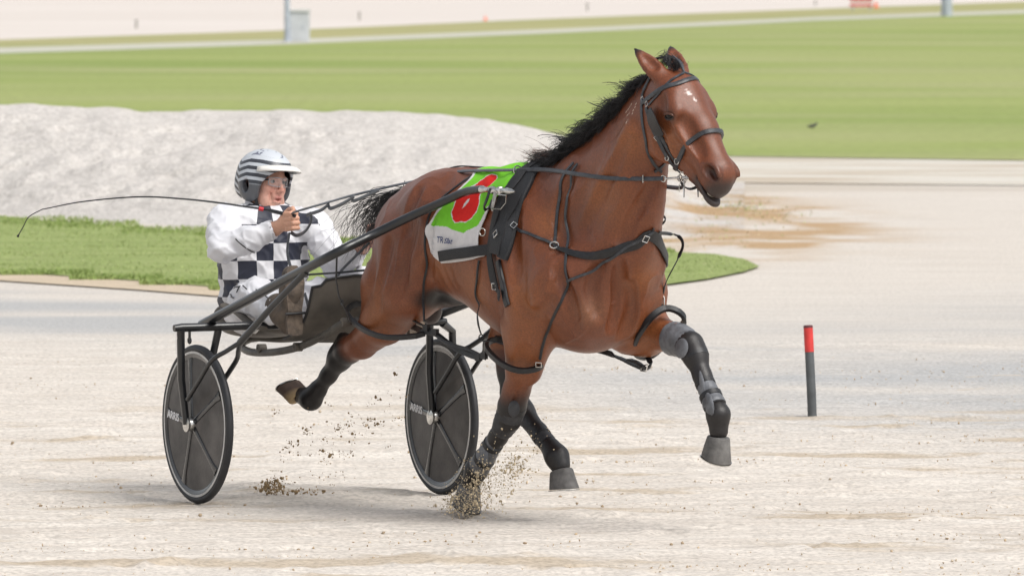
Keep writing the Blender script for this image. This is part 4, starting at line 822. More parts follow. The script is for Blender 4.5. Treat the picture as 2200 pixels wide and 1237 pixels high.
# harness
hr = thing('harness', 'black racing harness with padded saddle, girth and breastplate on the bay horse', 'harness', HF)
def part(name, m, *straps, **kw):
    mb = MB()
    for pts, wd in straps: hstrap(mb, pts, wd, **kw)
    return mb.build(name, m, hr)
def overback(a):                                   # run a seen strap on over the back to the far side
    q = [HS.hit(HF, *p) for p in a]; return [x * V(1, -1, 1) for x in q[::-1]]
pad = [(1152, 366), (1135, 392), (1118, 425), (1104, 460), (1095, 498), (1088, 535), (1083, 556)]
mb = MB(); hstrap(mb, overback(pad) + [HS.hit(HF, *p) for p in pad], 0.062, 0.020, off=0.002, n=60); mb.build('saddle_pad', mat('pad_fabric', (0.016, 0.017, 0.020), 0.7, bump=0.3, bscale=150), hr)
sg = [(1138, 368), (1112, 398), (1088, 430), (1074, 470), (1066, 510), (1063, 545), (1068, 585), (1076, 612), (1086, 636)]
mb = MB(); hstrap(mb, overback(sg[:5]) + [HS.hit(HF, *p) for p in sg], 0.046, 0.006, off=0.024, n=70); mb.build('girth', WEB, hr)
part('girth_pad', LEATHER, ([(1074, 560), (1082, 600), (1088, 628), (1095, 656)], 0.034), off=0.004, th=0.012)
part('saddle_underlay', WEB, ([(1146, 368), (1120, 398), (1098, 438), (1084, 478), (1076, 510), (1070, 545)], 0.105), off=0.016, th=0.006)
part('tug_strap', STRAPE, ([(1078, 481), (1090, 482), (1107, 490), (1147, 508), (1187, 527)], 0.013), off=0.006, th=0.006)
bp_ = [(1190, 528), (1208, 538), (1232, 546), (1268, 550), (1317, 541), (1365, 524), (1400, 506)]
mb = MB(); q = [HS.hit(HF, *p) for p in bp_]; q += [HS.snap(V(1.03, 0.22, 1.13)), HS.snap(V(0.80, 0.27, 1.13)), HS.snap(V(0.45, 0.3, 1.2))]; L = 90
C_ = curve(q, L); C_ = HS.snap(C_, 0.004); mb.ribbon(list(C_), list(HS.grad(C_, .03)), list(0.014 + 0.034 * np.clip(np.sin(np.linspace(0.02, 1.0, L) * 3.6), 0, 1)), 0.008); mb.build('breastplate', LEATHER, hr)
part('neck_strap', STRAPE, ([(1236, 352), (1214, 378), (1205, 415), (1199, 455), (1195, 500), (1192, 524)], 0.013), off=0.007, th=0.005)
part('neck_strap', STRAPE, ([(1244, 354), (1230, 380), (1222, 430), (1220, 480), (1220, 535), (1224, 602)], 0.012), off=0.007, th=0.005)
part('yoke_strap', STRAPE, ([(1224, 602), (1252, 589), (1284, 572), (1333, 541), (1369, 516), (1400, 495)], 0.012), off=0.013, th=0.005)
part('yoke_strap', STRAPE, ([HS.hit(HF, 1396, 498) + V(.02, 0, .01), hp(1418, 484, 0.12), hp(1430, 471, 0.12), hp(1420, 461, 0.14), hp(1408, 455, .17)], 0.011), snap=False)
part('hobble_hanger', LEATHER, ([(1224, 604), (1204, 652), (1184, 694), (1168, 734), (1160, 770)], 0.012), off=0.005)
part('hobble_hanger', LEATHER, ([HS.hit(HF, 1412, 500) + V(.01, 0, 0), hp(1440, 503, .2), hp(1462, 510, .22), hp(1468, 530, .23), hp(1448, 570, .23), hp(1430, 606, .235), hp(1423, 640, .24), hp(1421, 666, .24)], 0.015), snap=False)
part('hobble_hanger', LEATHER, ([(1030, 374), (985, 402), (940, 440), (921, 475), (915, 534), (918, 566), (912, 600), (909, 630), hp(912, 690, -.24)], 0.010), off=0.006)
part('hobble_hanger', LEATHER, ([(1032, 560), (1028, 600), (1026, 640), hp(1027, 690, -.27), hp(1034, 716, -.24)], 0.010), off=0.006)
mb = MB(); hstrap(mb, [HS.snap(V(x, 0, 1.55)) for x in (0.28, 0.1, -0.1, -0.3, -0.45)] + [hp(884, 400, 0)], 0.018, 0.006, off=.004); mb.build('back_strap', LEATHER, hr)
for p, ax in (((1076, 508), V(1, 0, -1)), ((1110, 491), V(1, 0, -.3)), ((1382, 508), V(1, 0, .2)), ((1073, 613), V(0, 0, 1)), ((1159, 772), V(0, 0, 1))): mb = MB(); buckle(mb, HS.snap(HS.hit(HF, *p)[None], .02)[0], ax, 0.013, 0.012, 0.0026); mb.build('buckle', STEEL, hr)
mb = MB(); mb.ring(HS.snap(HS.hit(HF, 1191, 531)[None], .012)[0], HS.grad(HS.hit(HF, 1191, 531)), 0.018, 0.003); mb.build('breast_ring', STEEL, hr)
mb = MB(); mb.ring(HS.snap(HS.hit(HF, 1050, 502)[None], .035)[0], V(.3, -1, 0), 0.016, 0.0028); mb.build('girth_ring', STEEL, hr)
mb = MB(); mb.tube([hp(1424, 634, .24), hp(1419, 645, .24), hp(1421, 657, .24), hp(1427, 655, .24), hp(1427, 640, .24), hp(1424, 634, .24)], 0.0028, 6); mb.build('snap_hook', STEEL, hr)
TER = HS.snap(HS.hit(HF, 1116, 375)[None], 0.03)[0]; TER = hp(1112, 366, TER[1])
for q in (TER, TER * V(1, -1, 1)): mb = MB(); mb.ring(q, V(1, 0, 0.05), 0.019, 0.0032); mb.build('terret', STEEL, hr)

# hobbles
def loop(pts, wd, th, n=46):
    C = curve(pts, n, closed=True); ctr = C.mean(0); mb = MB(); nr = C - ctr; ax = unit(np.cross(C[1] - C[0], C[n // 3] - C[0])); nr = nr - np.outer(nr @ ax, ax)
    mb.ribbon(list(C), [unit(a) for a in nr], wd, th); return mb
ho = thing('hobble', 'black hobble straps joining the near fore leg and near hind leg', 'hobble', HF)
loop([hp(1160, 783, -.13), hp(1120, 795, -.23), hp(1080, 780, -.26), hp(1050, 748, -.22), hp(1066, 730, -.13), hp(1130, 742, -.05)], 0.026, 0.016).build('fore_loop', LEATHER, ho)
loop([hp(750, 672, -.20), hp(776, 702, -.27), hp(822, 722, -.29), hp(880, 722, -.25), hp(908, 714, -.19), hp(860, 690, -.04), hp(800, 655, -.02), hp(762, 655, -.10)], 0.024, 0.014).build('hind_loop', LEATHER, ho)
mb = MB(); hstrap(mb, [hp(905, 712, -.20), hp(935, 716, -.2), hp(965, 738, -.2), hp(1000, 758, -.2), hp(1034, 768, -.2), hp(1052, 752, -.2)], 0.024, 0.008, snap=False); hstrap(mb, [hp(880, 682, -.19), hp(915, 702, -.2), hp(960, 735, -.21), hp(1010, 752, -.21), hp(1045, 770, -.21)], 0.015, 0.007, snap=False)
for p in ((916, 704), (935, 713), (1028, 768), (1040, 764)): mb.box(hp(*p, -.21), np.eye(3), (0.018, 0.008, 0.014))
mb.build('connecting_strap', LEATHER, ho)
mb = MB(); mb.ring(hp(1034, 725, -.23), V(.3, -1, 0), 0.013, 0.003); mb.tube([hp(1034, 732, -.23), hp(1060, 733, -.22), hp(1100, 745, -.20)], .003, 6); mb.build('hanger_ring', LEATHER, ho)
ho = thing('hobble', 'black hobble straps on the far fore leg reaching back under the belly', 'hobble', HF)
loop([hp(1428, 664, .22), hp(1458, 672, .27), hp(1466, 692, .31), hp(1440, 720, .34), hp(1400, 762, .32), hp(1368, 758, .22), hp(1372, 726, .14), hp(1398, 685, .15)], 0.028, 0.016).build('fore_loop', LEATHER, ho)
loop([hp(1062, 716, .10), hp(1085, 734, .06), hp(1112, 730, .10), hp(1100, 712, .20), hp(1075, 706, .2)], 0.026, 0.014).build('hind_loop', LEATHER, ho)
mb = MB(); hstrap(mb, [hp(1376, 756, .24), hp(1396, 772, .24), hp(1390, 792, .23), hp(1362, 782, .21), hp(1330, 766, .2), hp(1290, 753, .18), hp(1255, 746, .16), hp(1180, 735, .13), hp(1110, 726, .12)], 0.024, 0.009, snap=False)
hstrap(mb, [hp(1352, 770, .2), hp(1370, 776, .2), hp(1386, 788, .2)], 0.03, 0.012, snap=False); mb.build('connecting_strap', LEATHER, ho)
mb = MB(); mb.tube([hp(1380, 786, .21), hp(1392, 782, .21), hp(1388, 798, .21), hp(1376, 796, .21), hp(1380, 786, .21)], 0.003, 6); mb.build('buckle', STEEL, ho)

# leg boots
RUB = mat('grey_boot_rubber', (0.115, 0.120, 0.132), 0.45, var=0.4, scale=25, bump=0.2, bscale=120)
RUBD = mat('black_boot_neoprene', (0.035, 0.035, 0.038), 0.6, var=0.35, scale=25, bump=0.25, bscale=200)
def boot(name, label, P, rad, m, straps=(), pads=(), flat=1.0):
    o = thing(name, label, 'leg boot', HF); P = [np.asarray(p) for p in P]; mb = MB(); C = curve(P, 22); rr = np.interp(np.linspace(0, 1, 22), np.linspace(0, 1, len(rad)), rad); rr = rr * (1 + .02 * np.sin(np.arange(22) * 1.7))
    mb.tube(list(C), list(rr), 20, cap=True); mb.build('shell', m, o)
    for t in straps:
        i = int(t * 21); a = unit(C[min(i + 1, 21)] - C[max(i - 1, 0)]); mb = MB(); mb.lathe(C[i], a, [(rr[i] + .001, -.012), (rr[i] + .003, -.011), (rr[i] + .003, .011), (rr[i] + .001, .012)], 20); mb.build('strap', LEATHER, o)
    for c, r, ax in pads:
        mb = MB(); Rm = rotm(ax, V(0, -1, .2)); mb.lathe((0, 0, 0), (0, 0, 1), [(max(math.sin(t), .02), math.cos(t)) for t in np.linspace(0, math.pi, 9)], 16)
        mb.v = [tuple(c + Rm.T @ (np.array(v) * np.array(r))) for v in mb.v]; mb.build('pad', m, o)
    return o
boot('knee_boot', 'grey rubber knee boot on the raised fore leg', [hp(1446, 727, .235), hp(1464, 732, .235), hp(1482, 742, .235), hp(1492, 758, .235), hp(1498, 774, .235)], [0.073, 0.071, 0.063, 0.055, 0.051], RUB, (0.95,), [(hp(1464, 748, .176), (.042, .044, .009), V(.5, 0, -.4))])
boot('shin_boot', 'grey rubber shin boot strapped below the knee of the raised fore leg', [hp(1500, 786, .235), hp(1510, 812, .235), hp(1524, 844, .232), hp(1536, 872, .23)], [0.040, 0.039, 0.043, 0.051], RUB, (0.45, 0.80), [(hp(1509, 828, .198), (.066, .015, .007), V(.25, 0, -.8)), (hp(1524, 870, .190), (.055, .028, .010), V(.25, 0, -.8))])
boot('knee_boot', 'black knee boot on the fore leg that strikes the sand', [hp(1103, 866, -.13), hp(1096, 888, -.127), hp(1088, 906, -.125), hp(1078, 926, -.12)], [0.059, 0.060, 0.056, 0.046], RUBD, (0.1,), [(hp(1104, 878, -.186), (.036, .042, .007), V(.2, 0, -.8))])
boot('shin_boot', 'dark grey shin boot above the sand spray', [hp(1066, 942, -.12), hp(1052, 966, -.115), hp(1040, 986, -.11), hp(1028, 1004, -.105)], [0.040, 0.042, 0.046, 0.049], RUB, (0.2, 0.7), [(hp(1040, 972, -.150), (.05, .025, .008), V(.25, 0, -.8))])
boot('shin_boot', 'charcoal shin boot on the hind leg reaching forward under the belly', [hp(1116, 872, .11), hp(1138, 904, .107), hp(1160, 932, .104), hp(1178, 954, .10)], [0.046, 0.041, 0.039, 0.041], RUBD, (0.3, 0.8))
# ------------------------------------------------------------------ sulky
sp = SF.P
def h2s(q): return SF.loc(HF.o + HF.F * q[0] + HF.L * q[1] + V(0, 0, 1) * q[2])      # horse frame -> sulky frame
def s2h(q): return HF.loc(SF.o + SF.F * q[0] + SF.L * q[1] + V(0, 0, 1) * q[2])
BLACK = mat('black_painted_tube', (0.009, 0.010, 0.012), 0.30, var=0.5, scale=9, coat=0.3, bump=0.05, bscale=60)
CARB = mat('black_gloss_carbon', (0.014, 0.015, 0.018), 0.22, var=0.3, scale=14, coat=0.5)
PANEL = mat('dusty_wheel_panel', (0.098, 0.090, 0.084), 0.6, var=0.35, scale=9, bump=0.15, bscale=70)
RIMW = mat('pale_rim_line', (0.58, 0.57, 0.55), 0.4, var=0.2, scale=20)
TYRE = mat('tyre_rubber', (0.020, 0.021, 0.024), 0.55, var=0.3, scale=16, bump=0.1, bscale=90)
WTXT = mat('white_lettering', (0.72, 0.72, 0.74), 0.5)
MUD = mat('muddy_canvas', (0.155, 0.135, 0.112), 0.7, col2=(0.070, 0.064, 0.056), scale=6, bump=0.25, bscale=45)
sulky = thing('sulky', 'black two wheeled racing sulky with disc wheels drawn by the bay horse', 'sulky', SF)
WR = 0.35
def flat_text(s, O, U, W, size, name, m, parent, th=0.002, shear=0.0, bold=0.0):
    fc = bpy.data.curves.new('t', 'FONT'); fc.body = s; fc.size = 1; fc.shear = shear; fc.offset = bold; to = bpy.data.objects.new('t', fc); COL.objects.link(to)
    dg = bpy.context.evaluated_depsgraph_get(); me = bpy.data.meshes.new_from_object(to.evaluated_get(dg)); bpy.data.objects.remove(to)
    vs = [O + U * v.co.x * size + W * v.co.y * size for v in me.vertices]; fs = [tuple(p.vertices) for p in me.polygons]; bpy.data.meshes.remove(me)
    return mesh_obj(name, vs, fs, m, parent, smooth=False)
def wheel(y, rot):
    c = V(0, y, WR); ax = V(0, -1, 0)
    mb = MB(); mb.lathe(c, ax, [(0.318, -0.016), (0.318, 0.016), (0.300, 0.014), (0.292, 0.010), (0.292, -0.010), (0.300, -0.014)], 72, close=True); wl = mb.build('wheel', CARB, sulky)
    mb = MB(); mb.ring(c, ax, 0.333, 0.0175, 72, 12); mb.build('tyre', TYRE, wl)
    for s in (1, -1):
        mb = MB(); mb.lathe(c, ax * s, [(0.3215, 0.0155), (0.3215, 0.0172), (0.3115, 0.0175), (0.3115, 0.0155)], 72, close=True); mb.build('rim_line', RIMW, wl)
        mb = MB(); mb.lathe(c, ax * s, [(0.293, 0.0085), (0.20, 0.015), (0.05, 0.024), (0.001, 0.025)], 64); mb.build('disc_panel', PANEL, wl)
    for k in range(5):
        a = rot + k * 2 * math.pi / 5; d = V(math.cos(a), 0, math.sin(a)); n = np.cross(d, ax)
        mb = MB()
        for s in (1, -1):
            prof = []
            for r, wd, hh in ((0.03, 0.030, 0.034), (0.09, 0.026, 0.030), (0.18, 0.024, 0.024), (0.25, 0.028, 0.020), (0.292, 0.044, 0.016)):
                for u, f in ((-1, 0.35), (-0.75, 0.85), (0, 1), (0.75, 0.85), (1, 0.35)): prof.append(c + d * r + n * u * wd * 0.62 + ax * s * (hh * f))
            mb.add(prof, [(i * 5 + j, i * 5 + j + 1, (i + 1) * 5 + j + 1, (i + 1) * 5 + j) for i in range(4) for j in range(4)])
        mb.build('spoke', CARB, wl)
        if k == 0: flat_text('ARRIS', c + d * 0.262 - n * 0.012 + ax * 0.027 , -d, n * 1.0 if (n @ V(0, 0, 1)) > 0 else -n, 0.047, 'lettering', WTXT, wl, bold=0.03)
    mb = MB(); mb.lathe(c, ax, [(0.002, -0.06), (0.020, -0.058), (0.026, -0.045), (0.030, -0.03), (0.030, 0.03), (0.026, 0.045), (0.033, 0.05), (0.033, 0.058), (0.015, 0.062), (0.002, 0.062)], 24); mb.build('hub', STEEL, wl)
    return wl
wheel(-0.60, R(173)); wheel(0.60, R(173))
XB = sp(376, 705, -0.73); ZB = XB[2]; XBX = XB[0]
mb = MB(); mb.tube([V(XBX, -0.735, ZB), V(XBX, -0.70, ZB + .002), V(XBX, 0, ZB + .004), V(XBX, 0.575, ZB + .002), V(XBX, 0.60, ZB)], [0.015, 0.019, 0.019, 0.019, 0.015], 14); mb.build('crossbar', BLACK, sulky)
# shafts: near one placed from its line of sight beside the horse, the far one on the other side of the horse
tipn = h2s(HS.hit(HF, 1068, 412) + V(0, -0.055, 0)); yt = tipn[1]
nearpts = [sp(434, 697, -0.55), sp(520, 651, -0.545), sp(612, 601, -0.53), sp(715, 547, -0.50), sp(800, 505, (-0.50 + yt) / 2 - .03), sp(880, 466, yt - .06), sp(960, 430, yt - .03), sp(1000, 412, yt - .015), sp(1034, 407, yt - .005)]
for i in range(3, len(nearpts)):                   # keep the shaft clear of the horse's flank
    px_, py_ = ((715, 547), (800, 505), (880, 466), (960, 430), (1000, 412), (1034, 407))[i - 3]; y_ = nearpts[i][1]
    for _ in range(60):
        if HS.sample(s2h(nearpts[i])[None])[0] > 0.045: break
        y_ -= 0.01; nearpts[i] = sp(px_, py_, y_)
nearpts[3] = sp(715, 547, min(-0.50, nearpts[4][1] - .03)); yt = nearpts[-1][1] + .005
def far(p):                                        # mirror about the line from the axle middle to the middle of the horse's back
    m = h2s(V(0.25, 0, 0)); t = np.clip(p[0] / m[0], 0, 1.3); return V(p[0], 2 * m[1] * t - p[1], p[2])
for sgn, pts in ((0, nearpts), (1, [far(p) for p in nearpts])):
    mb = MB(); C = curve(pts, 40); mb.tube(list(C), list(np.interp(np.linspace(0, 1, 40), [0, .6, 1], [0.0215, 0.0205, 0.018])), 14); sh = mb.build('shaft', BLACK, sulky)
    tp = C[-1]; td = unit(sp(1106, 412, yt + .015) - sp(1034, 407, yt - .005)); td = td * V(1, 1 - 2 * sgn, 1)
    L = np.linalg.norm(sp(1106, 412, yt + .015) - sp(1034, 407, yt - .005)); q = [tp + td * L * t for t in (0, .05, .1, .28, .30, .36, .38, .52, .54, .60, .62, .74, .78, .90, 1.0)]
    rr = [.017, .017, .012, .012, .017, .017, .012, .012, .018, .018, .012, .012, .016, .011, .003]
    mb = MB(); mb.tube(q, rr, 14); mb.build('shaft_tip', STEEL, sh)
# shaft carrier straps belong to the harness
cx_ = s2h(sp(1060, 416, yt - .02))
mb = MB(); hstrap(mb, [cx_ + V(-.02, 0, .02), cx_ + V(-.02, -.02, -.03), hp(1040, 448, cx_[1]), hp(1050, 452, cx_[1] + .03), hp(1058, 430, cx_[1] + .04)], 0.014, 0.005, snap=False); mb.build('shaft_loop', LEATHER, hr)
mb = MB(); hstrap(mb, [hp(1066, 412, cx_[1] + .02), hp(1062, 430, cx_[1] + .02), hp(1058, 450, cx_[1] + .03)], 0.024, 0.006, snap=False); mb.build('carrier_strap', mat('worn_white_strap', (0.5, 0.49, 0.47), 0.6, var=.3, scale=40), hr)
mb = MB(); mb.tube([hp(1070, 418, cx_[1]), hp(1088, 420, cx_[1]), hp(1087, 436, cx_[1] + .01), hp(1076, 449, cx_[1] + .02), hp(1056, 448, cx_[1] + .02)], 0.003, 8); mb.build('carrier_buckle', STEEL, hr)
for sy in (1, -1):
    M = V(1, sy, 1)
    mb = MB(); mb.tube([V(XBX + .005, -0.705, ZB - .005) * M if sy == 1 else V(XBX + .005, 0.58, ZB - .005),  V(-.015, -0.672, 0.55) * M if sy == 1 else V(-.012, .66, .73), *([] if sy == 1 else [V(-.015, .668, .55)]), V(0, -0.655, WR) * M], [0.018, 0.017, 0.015] if sy == 1 else [.017, .017, .016, .015], 12, flat=1.15); mb.box(V(0, -0.652, WR) * M, np.eye(3), (.016, .008, .02)); fk = mb.build('fork_arm', BLACK, sulky)
    if sy == 1: A0 = V(XBX + .005, -0.705, ZB - .005); A1 = V(-.015, -0.672, 0.55); ad = unit(A1 - A0); flat_text('Custom', A0 + ad * .02 + V(-.010, -.0215, 0), ad, unit(V(1, 0, -ad[0] / ad[2] * 1.0)), 0.030, 'lettering', WTXT, fk)
    mb = MB(); mb.tube([V(XBX, -0.52, ZB - .01) * M, V(-.01, -0.545, 0.55) * M, V(0, -0.555, WR) * M], [0.017, 0.016, 0.015], 12); mb.build('fork_arm', BLACK, sulky)
    top = curve(nearpts, 40)[19] if sy == 1 else far(curve(nearpts, 40)[19])
    spl = sp(516, 735, -0.60) * M
    mb = MB(); mb.tube([top + V(0, 0, -.012), top * .5 + spl * .5, spl], [0.014, 0.014, 0.016], 12); mb.build('stay', BLACK, sulky)
    out1 = sp(455, 774, -0.665) * M; out2 = sp(403, 858, -0.668) * M
    mb = MB(); mb.tube(curve([spl, (spl + out1) / 2, out1, (out1 + out2) / 2, out2], 16), 0.0105, 10); mb.build('stay', BLACK, sulky)
    i1 = V(out1[0], -0.545 * sy, out1[2]); i2 = V(out2[0], -0.550 * sy, out2[2]); mb = MB(); mb.tube(curve([spl, (spl + i1) / 2, i1, (i1 + i2) / 2, i2], 16), 0.0115, 10); mb.build('stay', BLACK, sulky)
    mb = MB(); mb.tube([V(XBX, -0.33, ZB) * M, V(XBX - .2, -0.25, ZB - .03) * M, V(XBX - .50, -0.16, ZB - .03) * M, V(XBX - .62, 0, ZB - .03) * M], 0.014, 10); mb.build('seat_rail', BLACK, sulky)
    if sy < 0: continue
    mb = MB(); e = np.eye(3); mb.box(V(XBX, -0.66, ZB - .03) * M, e, (.006, .004, .02)); mb.ring(V(XBX, -0.66, ZB - .055) * M, V(0, 1, 0), .012, .005, 14, 6); mb.build('lug', BLACK, sulky)
# seat
ST = SDF((-0.95, -0.30, 0.58), (-0.20, 0.30, 1.00), 0.012)
ST.ell((-0.60, 0, 0.735), (0.20, 0.19, 0.045), 0.02); ST.ell((-0.76, 0, 0.79), (0.06, 0.17, 0.07), 0.05); ST.ell((-0.40, 0, 0.745), (0.14, 0.10, 0.035), 0.03)
v_, f_ = ST.mesh(2); mesh_obj('seat', v_, f_, MUD, sulky)
mb = MB(); lp = [sp(518, 742, -.10), sp(540, 756, -.18), sp(590, 756, -.20), sp(645, 744, -.20), sp(700, 718, -.20), sp(742, 692, -.18), sp(790, 690, .05), sp(740, 706, .16), sp(680, 720, .16), sp(610, 728, .14), sp(545, 726, .02)]
mb.tube(curve(lp, 60, closed=True), 0.017, 10, cap=False); mb.build('foot_hoop', mat('muddy_tube', (0.075, 0.068, 0.058), 0.55, var=.4, scale=9, bump=.3, bscale=60), sulky)
for p in ((562, 748, -.2), (640, 745, -.21), (742, 692, -.18)): mb = MB(); mb.lathe(sp(*p), V(0, -1, 0), [(.004, -.02), (.02, -.018), (.02, .018), (.004, .02)], 14); mb.build('clamp', MUD, sulky)
mb = MB(); mb.tube([sp(482, 655, -.34), sp(512, 672, -.34), sp(540, 697, -.34), sp(566, 706, -.34)], 0.022, 10, flat=0.5); mb.build('seat_stay', MUD, sulky)
# mud apron: curved hanging sheet with thickness, and the shield by the foot
vs = []; nu, nv = 26, 16
for i in range(nu):
    for j in range(nv):
        u = i / (nu - 1); v = j / (nv - 1); y = -0.26 + 0.52 * u
        x0 = 0.17 + 0.05 * math.sin(u * 3.14); x1 = 0.46 + 0.03 * math.sin(u * 3.14); z0 = 0.725 - 0.02 * math.sin(u * 3.14); z1 = 0.985 + 0.03 * math.sin(u * 3.14) - 0.02 * (u < .1)
        b = math.sin(v * 3.14) * 0.05; p = V(x0 + (x1 - x0) * v + b, y, z0 + (z1 - z0) * v - b * 0.8); p += V(1, 0, .3) * 0.010 * float(fbm(p[None] * V(1, 2.2, 1), 6, 2)[0]); vs.append(p)
n0 = len(vs); idx = np.arange(n0).reshape(nu, nv); ap = mesh_obj('mud_apron', vs, np.stack([idx[:-1, :-1], idx[1:, :-1], idx[1:, 1:], idx[:-1, 1:]], -1).reshape(-1, 4), MUD, sulky); sm = ap.modifiers.new('t', 'SOLIDIFY'); sm.thickness = 0.005
top_e = [vs[i * nv + nv - 1] for i in range(nu)]; ed_e = [vs[j] for j in range(nv)]; mb = MB(); mb.tube(ed_e + top_e[1:], 0.006, 8); mb.build('apron_binding', LEATHER, sulky)
mb = MB(); mb.tube([sp(724, 545, -.45), sp(722, 600, -.44), sp(728, 636, -.42), sp(745, 670, -.38), sp(752, 690, -.34)], 0.004, 6); mb.ring(sp(735, 650, -.41), V(0, 1, 0), .012, .0025, 12, 5); mb.build('hanger_cord', LEATHER, sulky)
mb = MB(); mb.tube([sp(660, 590, -.2), sp(720, 586, 0), sp(790, 580, .1)], 0.005, 6); mb.build('apron_cord', LEATHER, sulky)
# ------------------------------------------------------------------ driver
drv = thing('person', 'driver in white and navy chequered silks and striped helmet leaning back on the sulky', 'person', SF)
HC = sp(572, 391, 0.0); hf_ = unit(V(math.cos(R(17)), math.sin(R(17)), -0.06)); hl_ = unit(np.cross(V(0, 0, 1), hf_)); hu_ = np.cross(hf_, hl_); hu_, hl_ = unit(hu_ * math.cos(R(5)) + hl_ * math.sin(R(5))), unit(hl_ * math.cos(R(5)) - hu_ * math.sin(R(5))); HB = np.stack([hf_, hl_, hu_])
def hh(f, l, u): return HC + hf_ * f + hl_ * l + hu_ * (u * 1.10 if u < 0 else u)
SHR, ELR, WRR = sp(482, 480, -0.225), sp(478, 536, -0.335), sp(590, 492, -0.150)
SHL, ELL, WRL = V(-0.47, 0.20, 1.185), sp(728, 572, 0.255), sp(778, 530, 0.235)
HDR, HDL = sp(615, 477, -0.125), sp(803, 512, 0.225)
NK = sp(562, 458, 0.0); PELV = V(-0.61, 0.0, 0.80)
KNR, KNL = sp(546, 642, -0.27), V(-0.16, 0.30, 0.92)
ANR, ANL = sp(600, 668, -0.30), V(0.22, 0.29, 0.86)
BS = SDF((-0.95, -0.52, 0.62), (0.45, 0.52, 1.62), 0.0044); b_ = BS
# head with face
b_.ell(hh(-0.012, 0, 0.030), (0.098, 0.077, 0.090), 0.02, HB)
b_.ell(hh(0.022, 0, -0.050), (0.070, 0.065, 0.088), 0.03, HB)
b_.ell(hh(0.054, 0, -0.116), (0.032, 0.036, 0.020), 0.025, HB)
for s in (1, -1):
    b_.ell(hh(0.052, 0.036 * s, -0.026), (0.030, 0.024, 0.026), 0.02, HB)
    b_.ell(hh(0.040, 0.050 * s, -0.082), (0.035, 0.017, 0.034), 0.02, HB)
    b_.cone(hh(0.083, 0.012 * s, 0.026), hh(0.070, 0.050 * s, 0.022), 0.011, 0.009, 0.012)
    b_.ell(hh(0.088, 0.031 * s, 0.008), (0.013, 0.015, 0.0075), 0.010, HB, sub=True)
    b_.ell(hh(0.096, 0.0115 * s, -0.032), (0.011, 0.0085, 0.008), 0.006, HB)
    b_.ell(hh(-0.008, 0.079 * s, -0.008), (0.020, 0.011, 0.031), 0.008, HB)
b_.cone(hh(0.088, 0, 0.014), hh(0.109, 0, -0.026), 0.008, 0.011, 0.008)
b_.ell(hh(0.086, 0, -0.058), (0.014, 0.024, 0.008), 0.008, HB); b_.ell(hh(0.084, 0, -0.076), (0.014, 0.021, 0.009), 0.008, HB)
b_.ell(hh(0.096, 0, -0.067), (0.018, 0.014, 0.0052), 0.004, HB, sub=True)
b_.cone(hh(0.06, 0.045, -.045), hh(0.064, .034, -.075), .004, .004, .010, sub=True); b_.cone(hh(0.075, -0.036, -.043), hh(0.077, -.032, -.07), .004, .004, .010, sub=True)
b_.cone(hh(-0.02, 0, -0.06), NK + V(-.02, 0, -.05), 0.062, 0.066, 0.03)
# trunk and limbs under the clothes
b_.ell(V(-0.57, 0, 1.12), (0.105, 0.165, 0.16), 0.05); b_.ell(V(-0.60, 0, 0.92), (0.10, 0.145, 0.13), 0.05)
for sh_, el, wr_, hdn, s in ((SHR, ELR, WRR, HDR, -1), (SHL, ELL, WRL, HDL, 1)):
    b_.cone(V(-0.55, 0.08 * s, 1.20), sh_, 0.06, 0.055, 0.04); b_.chain([sh_, el, wr_, hdn], [0.050, 0.040, 0.029, 0.030], 0.02)
    fx = unit(hdn - wr_); fx = unit(fx * V(1, 1, .4)); fz = unit(V(0, 0, 1) + 0.15 * V(1, 0, 0) - fx * fx[2]); fz = unit(fz - fx * (fz @ fx)); fy = np.cross(fz, fx) * (1 if s > 0 else -1)   # fy: to the outside of the hand
    if s < 0: fy = -np.cross(fz, fx)
    def hq(a, o, z): return hdn + fx * a + fy * o + fz * z
    b_.ell(hdn + fx * .004, (0.042, 0.024, 0.043), 0.015, np.stack([fx, fy, fz]))
    for i in range(4):
        z = 0.034 - 0.0225 * i; ln = (0.92, 1.0, 0.97, 0.82)[i]
        b_.chain([hq(0.020, 0.020, z), hq(0.020 + 0.036 * ln, 0.020, z * .98 - .002), hq(0.022 + .040 * ln, -0.010, z * .96 - .004), hq(0.026, -0.024, z * .95 - .004)], [0.0115, 0.0108, 0.0098, 0.0085], 0.005)
    b_.chain([hq(-0.022, -0.012, 0.030), hq(0.012, -0.022, 0.050), hq(0.040, -0.012, 0.052), hq(0.060, 0.004, 0.044)], [0.016, 0.013, 0.0115, 0.009], 0.006)
for kn, an, s in ((KNR, ANR, -1), (KNL, ANL, 1)):
    b_.chain([V(-0.60, 0.10 * s, 0.82), kn, an], [0.070, 0.050, 0.030], 0.03)
bv, bf = b_.mesh(3)
q = (bv - HC); a, l, u = q @ hf_, q @ hl_, q @ hu_
Csk = np.zeros((len(bv), 3)) + V(0.62, 0.345, 0.265); n_ = fbm(bv, 45, 3)[:, None]; Csk = Csk * (1 + .10 * n_)
def mx(m, c):
    global Csk
    m = np.clip(m, 0, 1)[:, None]; Csk = Csk * (1 - m) + np.asarray(c) * m
hdm = np.linalg.norm(q, axis=1) < .17
mx(hdm * np.exp(-((a - .07) / .04) ** 2 - ((np.abs(l) - .035) / .02) ** 2 - ((u + .03) / .022) ** 2) * .6, (0.56, 0.20, 0.15))
mx(hdm * np.exp(-((a - .108) / .02) ** 2 - (l / .015) ** 2 - ((u + .026) / .014) ** 2) * .6, (0.54, 0.19, 0.14))
mx(hdm * (a > .07) * np.exp(-(l / .024) ** 4 - ((u + .067) / .016) ** 4) * .75, (0.40, 0.13, 0.115))
